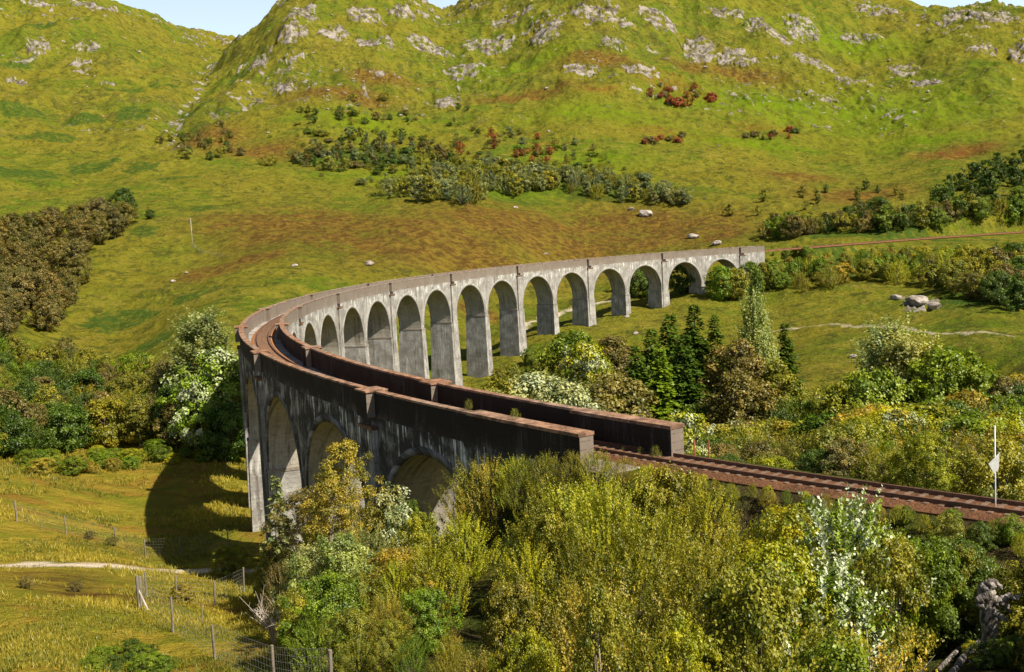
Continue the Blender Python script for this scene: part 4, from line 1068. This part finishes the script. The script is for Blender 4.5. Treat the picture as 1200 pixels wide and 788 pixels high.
scatter(105, [(-40, 415), (60, 428), (110, 448), (200, 470), (285, 470), (285, 536), (200, 528), (100, 530), (-40, 545)], ['mid_round', 'mid_round', 'mid_shoot', 'mid_tall', 'mid_round', 'mid_tall', 'mid_shoot'], ['olive green', 'mid green', 'olive green', 'dark green', 'brownish', 'dark green', 'brownish'], (6, 11), LB, (.85, 1.2), 4.5)
put('poplar', 238, 356, 236, 'grey green', 1.6, LB, 'grey green poplar rising left of the tight bend of the viaduct')
put('poplar', 262, 370, 228, 'pale green', 1.5, LB, 'pale poplar touching the left edge of the viaduct bend')
put('mid_silver', 252, 405, 216, 'mid green', 1.0, LB, 'white flecked whitebeam beside the dark bend of the viaduct')
put('mid_silver', 228, 438, 212, 'mid green', .8, LB, 'lower white flecked whitebeam left of the viaduct bend')
put('mid_round', 262, 470, 206, 'dark green', 1.0, LB)

# ------------------------------------------------------------------ bare brush, dead wood, stones
bm_ = bare(5); bmesh_ = bm_.mesh('twigs', MAT['pale_wood'])
for i, (px, top, d, lab) in enumerate(((1012, 640, 39.5, 'bare grey twigs in front of the whitebeam'), (985, 715, 33, 'bare grey brush near the lower edge, below the whitebeam'), (925, 738, 31, 'leafless twigs sticking from the bushes at the lower edge'), (300, 690, 70, 'bare brown twigs at the left edge of the thicket'))):
    P, h = by_top(px, top, d); h = min(h, 3.6)
    o = link('bare_brush', bmesh_); o.location = P; o.scale = (h, h, h); o.rotation_euler = (0, 0, i * 1.3); tag(o, lab, 'bare bush', 'leafless brush')
def rock_mesh(seed, mat, sub=3, rough=.35):
    import bmesh
    b = bmesh.new(); bmesh.ops.create_icosphere(b, subdivisions=sub, radius=1.0)
    R = np.random.default_rng(seed); pl_ = unit(R.normal(0, 1, (9, 3))); of = R.uniform(.55, .95, 9)
    for v in b.verts:
        p = np.array(v.co)
        for n_, o_ in zip(pl_, of):
            q = p @ n_
            if q > o_: p = p - n_ * (q - o_)
        p *= 1 + rough * (float(fbm(np.array([p[0] * 2 + 9]), np.array([p[1] * 2 + p[2] * 1.7]), seed, 3)[0]) - .5)
        v.co = p
    me_ = bpy.data.meshes.new('boulder'); b.to_mesh(me_); b.free(); me_.materials.append(mat); return me_
RM = [rock_mesh(i, MAT['stone']) for i in range(5)]
RB2 = [rock_mesh(20 + i, MAT['rubble'], 2) for i in range(3)]
def boulder(px, py, r_, lab, squash=.6, group=None):
    P = hit(px, py)
    if P is None: return
    o = link('boulder', random.choice(RM)); o.location = P + np.array([0, 0, r_ * squash * .35]); o.scale = (r_ * 1.2, r_, r_ * squash); o.rotation_euler = (0, 0, random.uniform(0, 6)); tag(o, lab, 'boulder', group)
for px, py, r_, lab in ((604, 244, 1.2, 'white boulder at the edge of the brown moor below the copse'), (756, 253, 4, 'long flat pale rock at the top right of the brown moor'), (740, 246, 1.6, 'small pale rock left of the long flat rock'),
                        (345, 313, 1.2, 'pale boulder on the slope above the viaduct bend'), (432, 312, 2.0, 'pale slab on the moor behind the tight curve'), (640, 300, 1.0, 'small pale rock behind the middle of the far parapet'),
                        (840, 287, 2.2, 'pale rock just above the far end of the viaduct'), (812, 280, 2.6, 'pale slab left of the rock above the far end'), (203, 331, 1.0, 'white stone on the left slope above the meadow'), (219, 321, .8, 'small white stone right of the stone on the left slope'),
                        (1075, 358, 3.2, 'grey knoll rock on the right hand bank'), (1095, 363, 2.2, 'lower grey rock on the right end of the knoll'), (1050, 352, 1.8, 'pinkish rock at the left end of the knoll'), (975, 320, 1.5, 'white rock under the bushes of the railway bank'), (735, 372, .9, 'pale stone on the grass below the far arches'), (744, 392, 1.0, 'second pale stone on the grass, above the spruces'), (1000, 420, 1.1, 'pale stone in the grass of the right hand bank')):
    boulder(px, py, r_, lab)
UPR = 'loose rocks on the upper hill'
for i in range(90):
    px, py = random.uniform(0, 1200), random.uniform(10, 180)
    if py > 120 and random.random() < .6: continue
    boulder(px, py, random.uniform(.6, 1.7), 'pale loose rock lying on the upper grassy hillside', .7, UPR)
# gully stones
for i in range(20):
    t = random.uniform(0, 9.99); j = int(t); f_ = t - j
    p = gpts[j] * (1 - f_) + gpts[j + 1] * f_; x, y = p[0] + random.gauss(0, 3), p[1] + random.gauss(0, 3)
    o = link('boulder', random.choice(RM)); r_ = random.uniform(.6, 1.5); o.location = (x, y, grid_z(ZT, x, y)[0] + r_ * .3); o.scale = (r_ * 1.2, r_, r_ * .8); o.rotation_euler = (0, 0, t * 3); tag(o, 'pale stone in the bed of the steep burn between the hills', 'boulder', 'stones in the burn')
# rubble slope by the last arch
for i in range(46):
    t = random.random(); P0 = vp(10.50 + random.uniform(-.03, .02), HW + .6 + 3.2 * random.random(), 0)
    z = max(grid_z(ZT, P0[0], P0[1])[0], -9) + random.uniform(0, .5)
    o = link('boulder', random.choice(RB2)); r_ = random.uniform(.3, .65); o.location = (P0[0], P0[1], z); o.scale = (r_, r_, r_ * .8); o.rotation_euler = (t * 4, t * 9, i); tag(o, 'rough brown stone in the rubble beside the nearest arch', 'boulder', 'rubble beside the nearest arch')
# dead stump and fallen trunk, lower right
MAT['dead_wood'] = simple('weathered_dead_wood', (.055, .045, .038), (.40, .36, .33), 5.5, .9, .12, .1, (1, 1, .5))
def gnarl(mb, amt):
    for V_ in mb.V:
        n_ = np.stack([fbm(V_[:, 0] * 3.1 + 7 * q, V_[:, 1] * 3.1 + V_[:, 2] * 2.3 + q, 60 + q, 4) - .5 for q in range(3)], 1)
        V_ += n_ * amt
P = at(1158, 697, 41.5); gz_ = float(grid_z(ZT, P[0], P[1])[0]); dz = gz_ - P[2]
st = thing('dead_stump', 'bleached grey dead stump with twisted roots in the lower right bushes', 'stump', tuple(P))
def limb(p_, r_, name='root'):
    p_ = np.array(p_, float); t_ = np.linspace(0, 1, len(p_)); tt = np.linspace(0, 1, 16)
    q_ = np.stack([np.interp(tt, t_, p_[:, k]) for k in range(3)], 1)
    b = MB(); b.tube(q_, np.interp(tt, t_, r_) * (1 + .22 * np.sin(tt * 23 + len(st.children))), 10); gnarl(b, .22); b.build(name, MAT['dead_wood'], st, True)
limb([(.1, .1, dz - .2), (.05, .05, dz * .5), (-.02, 0, -.2), (-.12, 0, .18), (-.05, -.05, .34)], [.34, .30, .27, .24, .10], 'trunk')
limb([(-.05, 0, .05), (.1, -.05, .38), (.28, -.05, .40), (.40, -.1, .16)], [.20, .15, .12, .05])
limb([(0, 0, -.1), (-.30, -.1, .02), (-.38, -.12, -.22), (-.22, -.2, -.45)], [.18, .15, .12, .05])
limb([(.05, 0, -.35), (.35, -.05, -.25), (.62, 0, -.38), (.78, .05, -.62)], [.20, .17, .14, .06])
limb([(.35, -.02, -.28), (.70, .05, -.12), (1.0, .1, -.18), (1.15, .1, -.02)], [.15, .13, .10, .05])
limb([(.05, -.05, -.5), (.28, -.15, -.72), (.55, -.2, -.85)], [.18, .14, .06])
for px_, d_, h_, c_ in ((1146, 40.2, .95, 'dark green'), (1172, 40.4, 1.0, 'mid green'), (1192, 40.8, 1.15, 'dark green'), (1208, 40, 1.3, 'olive green')):
    Q, _h = by_top(px_, 700, d_); plant('near_leafy', Q, h_, 1.1, c_, 'bush', 'bush', FG)
A_, B_ = hit(1174, 735) + np.array([0, 0, .35]), hit(1112, 797) + np.array([0, 0, .1])
lg = thing('fallen_log', 'fallen bare grey trunk lying among the bushes at the lower right corner', 'log', tuple((A_ + B_) / 2))
b = MB(); tt = np.linspace(-.5, .8, 22); b.tube([(B_ - A_) * t_ + [0, .05 * math.sin(t_ * 9), .05 * math.sin(t_ * 6)] for t_ in tt], np.interp(tt, [-.5, .8], [.07, .16]) * (1 + .12 * np.sin(tt * 31)), 9); gnarl(b, .12); b.build('trunk', MAT['dead_wood'], lg, True)
for s_, e in ((.2, (-.9, .1, .55)), (-.1, (.5, .1, .5)), (-.25, (.75, 0, -.35))):
    b = MB(); q = (A_ - B_) * s_; b.tube([q, q + np.array(e) * .6, q + np.array(e)], [.07, .05, .02], 6); b.build('branch', MAT['dead_wood'], lg, True)
A_, B_ = hit(1148, 752) + np.array([0, 0, .3]), hit(1100, 788) + np.array([0, 0, .08])
b = MB(); b.tube([A_, (A_ + B_) / 2 + [0, 0, .08], B_], [.05, .08, .09], 8); tag(b.build('fallen_branch', MAT['dead_wood'], None, True), 'thin fallen branch left of the fallen grey trunk', 'branch')

# ------------------------------------------------------------------ fences, poles
def fence(name, label, pts, hgt, cat='fence', brace=False, group=None):
    Ps = [hit(px, py) for px, py in pts]; Ps = [p for p in Ps if p is not None]
    f = thing(name, label, cat, tuple(Ps[0]), group)
    o0 = Ps[0]
    pb = MB(); pb.tube([(0, 0, -.3), (0, 0, hgt * .5), (.01, 0, hgt)], [.085, .08, .075], 7); pm_ = pb.mesh('post', MAT['post'])
    for i, p in enumerate(Ps):
        o = link('post', pm_, f); o.location = p - o0; o.rotation_euler = (random.uniform(-.04, .04), random.uniform(-.04, .04), 0); o.scale = (1, 1, random.uniform(.93, 1.05)) if i else (1.5, 1.5, 1.08)
    w = MB()
    for a_, b_ in zip(Ps[:-1], Ps[1:]):
        for hh in np.linspace(.2, hgt * .96, 7): w.tube([a_ - o0 + [0, 0, hh], (a_ + b_) / 2 - o0 + [0, 0, hh - .06], b_ - o0 + [0, 0, hh]], .0065, 3)
        n_ = int(np.linalg.norm(b_ - a_) / .6)
        for q in range(1, n_): 
            c0 = a_ + (b_ - a_) * q / n_ - o0; w.tube([c0 + [0, 0, .2], c0 + [0, 0, hgt * .95]], .004, 3)
    w.build('wire_mesh', MAT['wire'], f)
    if brace:
        bb = MB(); bb.tube([(.05, .0, hgt * .62), (.75, -.35, .0)], [.07, .07], 7); bb.build('brace', MAT['pale_wood'], f)
    return f
fence('deer_fence', 'weathered post and mesh fence running down from a braced corner post', [(163, 714), (203, 742), (252, 775), (322, 812), (390, 830)], 2.3, brace=True)
fence('deer_fence', 'wire fence crossing behind the corner post towards the thicket', [(165, 712), (172, 700), (207, 706), (252, 712), (286, 694)], 2.1)
fence('deer_fence', 'longer wire fence along the meadow across the viaduct shadow', [(20, 612), (78, 627), (136, 640), (171, 655), (212, 652), (268, 645)], 2.3)
for px, py, h, lab in ((49, 622, 1.2, 'short pale stake in the meadow left of the longer fence'), (265, 552, 2.0, 'lone stake on the grass between the pier shadows'), (237, 730, 1.3, 'leaning brown stake inside the braced fence')):
    P = hit(px, py); b = MB(); b.tube([(0, 0, -.2), (.02, 0, h * .5), (.06, 0, h)], [.06, .06, .05], 6); o = b.build('fence_stake', MAT['post']); o.location = P; tag(o, lab, 'stake')
# telegraph pole on the left slope
P = hit(226, 292); b = MB(); b.tube([(0, 0, -.5), (0, 0, 6), (0, 0, 12.2)], [.13, .12, .10], 8)
tp = thing('utility_pole', 'pale wooden pole standing alone on the slope above the viaduct bend', 'pole', tuple(P)); b.build('pole', MAT['pale_wood'], tp, True)
b = MB(); b.box((0, 0, 11.6), (.9, .08, .08)); b.build('crossarm', MAT['post'], tp)
fence('stock_fence', 'sagging wire fence climbing from the pale pole to the moor', [(228, 292), (236, 297), (248, 299), (262, 303)], 1.4)
# white marker post by the track
P = at(1166.5, 583, 57.5); P[2] = min(P[2], grid_z(ZT, P[0], P[1])[0])
top = at(1168, 499, 57.5)[2]
sg = thing('railway_marker', 'tall thin white pole with a pale sign plate beside the track', 'sign post', tuple(P))
b = MB(); b.tube([(0, 0, -.1), (0, 0, 1), (0, 0, top - P[2])], .032, 8); b.build('pole', MAT['white'], sg, True)
pz = at(1166, 543, 57.5)[2] - P[2]
b = MB(); c8 = []
for yy in (-.075, -.055):
    c8 += [(-.34, yy, pz), (-.08, yy, pz - .5), (.14, yy, pz - .25), (.17, yy, pz + .5)]
b.add(c8, [(0, 1, 2, 3), (7, 6, 5, 4), (0, 4, 5, 1), (1, 5, 6, 2), (2, 6, 7, 3), (3, 7, 4, 0)]); b.build('sign_plate', MAT['white'], sg)
for px, py, lab in ((814, 536, 'left of two short rusty stakes at the end of the inner parapet'), (831, 537, 'right of two short rusty stakes at the end of the inner parapet')):
    P = at(px, py, 70); P[2] = min(P[2], grid_z(ZT, P[0], P[1])[0] + .1); b = MB(); b.tube([(0, 0, -.2), (0, 0, .5), (0, 0, 1.15)], .05, 6); o = b.build('rusty_stake', MAT['rusty']); o.location = P; tag(o, lab, 'stake')

# ------------------------------------------------------------------ weeds on the masonry and along the track
wd = []
for k_, o_, z_ in [(10.40, HW - .5, 0), (10.55, HW - .4, 0), (10.70, -HW + PE + .5, -2), (10.74, -HW + PE + .4, -2), (10.78, -HW + PE + .6, -2), (10.5, 1.7, -2), (10.66, -1.9, -2), (10.73, 1.9, -2.1), (10.75, 2.5, -2.1), (10.77, 2.1, -2.1), (10.785, 2.8, -2.1), (10.76, 1.6, -2.1), (10.1, -HW + PT + .3, -2), (10.3, -HW + PT + .3, -2)]:
    P = vp(k_, o_, z_); e = plant('near_wispy', P, random.uniform(.4, .95), .9, 'olive green', 'weed', 'weed', 'deck')

# ------------------------------------------------------------------ meadow grass: uncountable tufts
R = np.random.default_rng(77)
Pt = []
pxs = R.uniform(-40, 360, 15000); ds = np.exp(R.uniform(math.log(58), math.log(232), 15000))
an = np.arctan((pxs - 600) / FPX)
gx, gy = ds * np.sin(an), ds * np.cos(an); gz = grid_z(ZT, gx, gy)
kg = k_of(gx, gy); og = np.hypot(gx - VC[0], gy - VC[1]) - VR
keep = (fbm(gx / 7, gy / 7, 15, 3) > R.uniform(.36, .60, len(gx))) & ~((np.abs(og) < 4) & (kg > 0)) & (grid_z(pmask, gx, gy) < .2)
gx, gy, gz, ds = gx[keep], gy[keep], gz[keep], ds[keep]
nb = 7; n = len(gx)
base = np.repeat(np.stack([gx, gy, gz - .05], 1), nb, 0) + np.concatenate([R.normal(0, .22, (n * nb, 2)), np.zeros((n * nb, 1))], 1)
D = unit(np.concatenate([R.normal(0, .38, (n * nb, 2)), np.ones((n * nb, 1))], 1)); N = unit(R.normal(0, 1, (n * nb, 3)) + [.3, -.3, .4])
patch = fbm(base[:, 0] / 9, base[:, 1] / 9, 5, 3)
Lg = R.uniform(.22, .55, n * nb) * np.repeat(np.clip(ds / 110, .8, 1.6), nb) * (.5 + patch)
me = leaf_mesh('meadow_grass', base, D, N, Lg, .03 * np.repeat(np.clip(ds / 90, 1, 2.0), nb), .5 + (patch - .5) * 1.6 + R.normal(0, .2, n * nb), MAT['leaf'])
o = link('meadow_grass', me); o.color = (.255, .225, .03, 1); tag(o, 'long golden green meadow grass left of the viaduct', kind='stuff')
# bracken and rushes in the meadow: countable clumps
for px, py, h, col, lab in ((105, 632, 1.0, 'brownish', 'small brown heather clump by the longer fence, left of the shadow'), (131, 640, 1.1, 'brownish', 'brown heather clump touching the longer fence'), (215, 706, 1.6, 'golden green', 'yellow flowered gorse bush behind the braced corner post'), (270, 675, 3.2, 'olive green', 'round olive bush at the left tip of the thicket'), (30, 690, .9, 'brownish', 'low brown heather on the slope under the gravel path'), (88, 694, .9, 'brownish', 'low brown heather right of the other heather under the path')):
    P = hit(px, py); plant('near_round', P, h, 1.3, col, 'shrub', 'shrub', 'meadow', lab)
scatter(16, [(100, 790), (130, 768), (190, 770), (200, 792)], ['near_round'], ['mid green', 'dark green'], (.6, 1.1), 'bracken at the foot of the meadow', (1.3, 1.8), 1.0)
scatter(26, [(0, 552), (90, 538), (200, 532), (262, 540), (200, 546), (60, 560)], ['mid_round', 'near_round'], ['mid green', 'yellow green', 'golden green', 'mid green'], (1.5, 3), 'bramble edge of the meadow', (1.3, 1.8), 2.0)

# ------------------------------------------------------------------ labels
LAND = [('the tall golden birch', 394, 560), ('the silvery near willow', 447, 590), ('the nearest arch', 500, 565), ('the near parapet end', 690, 530), ('the inner parapet end', 800, 515), ('the front whitebeam', 985, 610), ('the white marker pole', 1167, 540),
        ('the bleached stump', 1155, 694), ('the fallen trunk', 1145, 765), ('the bare brush', 985, 750), ('the spruce clump', 790, 430), ('the slender poplar', 885, 390), ('the solitary spruce', 920, 425), ('the right hand poplars', 1050, 420), ('the silvery willows', 640, 450),
        ('the round oak', 147, 240), ('the viaduct bend', 275, 440), ('the viaduct shadow', 220, 590), ('the far end of the viaduct', 885, 300), ('the grey knoll rock', 1075, 360), ('the braced corner post', 163, 690), ('the gravel path', 60, 662), ('the seventh arch', 670, 385), ('the young pine', 312, 590), ('the whitebeam at the bend', 245, 450)]
DIRS = ['right of', 'lower right of', 'below', 'lower left of', 'left of', 'upper left of', 'above', 'upper right of']
far_zones = {}
from collections import defaultdict
used = defaultdict(list)
for p in PLANTS:
    o = p['o']
    o['group'] = 'plants of the ' + p['zone'] if p['zone'] else 'plants'
    if o.get('label'): continue
    kind = {'willow_bush': 'willow bush', 'birch_bush': 'feathery bush', 'broadleaf_tree': 'broadleaf tree', 'birch_tree': 'birch', 'bush': 'bush', 'heather_clump': 'heather clump', 'whitebeam': 'white flecked whitebeam', 'weed': 'weed', 'spruce_tree': 'spruce', 'poplar_tree': 'poplar', 'shrub': 'shrub', 'scrub_shrub': 'scrub shrub', 'hillside_tree': 'rounded tree'}.get(p['name'], p['name'].replace('_', ' '))
    if p['d'] > 380 or p['zone'].startswith('bracken') or p['zone'].startswith('bramble'):
        sz = 'small' if p['h'] < 6 else 'taller'
        o['label'] = f"{sz} {p['colour']} {kind} in the {p['zone']}"
    elif p['name'] == 'weed':
        used[('weed', 'green weed sprouting from the viaduct deck near its close end')].append(p)
    else:
        nm, lx, ly = min(LAND, key=lambda L: math.hypot(L[1] - p['px'][0], (L[2] - p['px'][1])))
        a_ = math.degrees(math.atan2(p['px'][1] - ly, p['px'][0] - lx)) % 360
        dr = DIRS[int((a_ + 22.5) // 45) % 8]
        used[('x', f"{p['colour']} {kind} {dr} {nm}")].append(p)
ORD = ['leftmost', 'second from left', 'third from left', 'fourth from left', 'fifth from left', 'sixth from left', 'seventh from left', 'eighth from left', 'ninth from left', 'tenth from left'] + [w_ + ' from left' for w_ in ('eleventh', 'twelfth', 'thirteenth', 'fourteenth', 'fifteenth', 'sixteenth', 'seventeenth', 'eighteenth', 'nineteenth', 'twentieth')]
for (_, lab), ps in used.items():
    ps.sort(key=lambda p: p['px'][0])
    for i, p in enumerate(ps):
        s = lab if len(ps) == 1 else f"{lab}, {ORD[min(i, 19)]}"
        p['o']['label'] = s
print('plants', len(PLANTS))
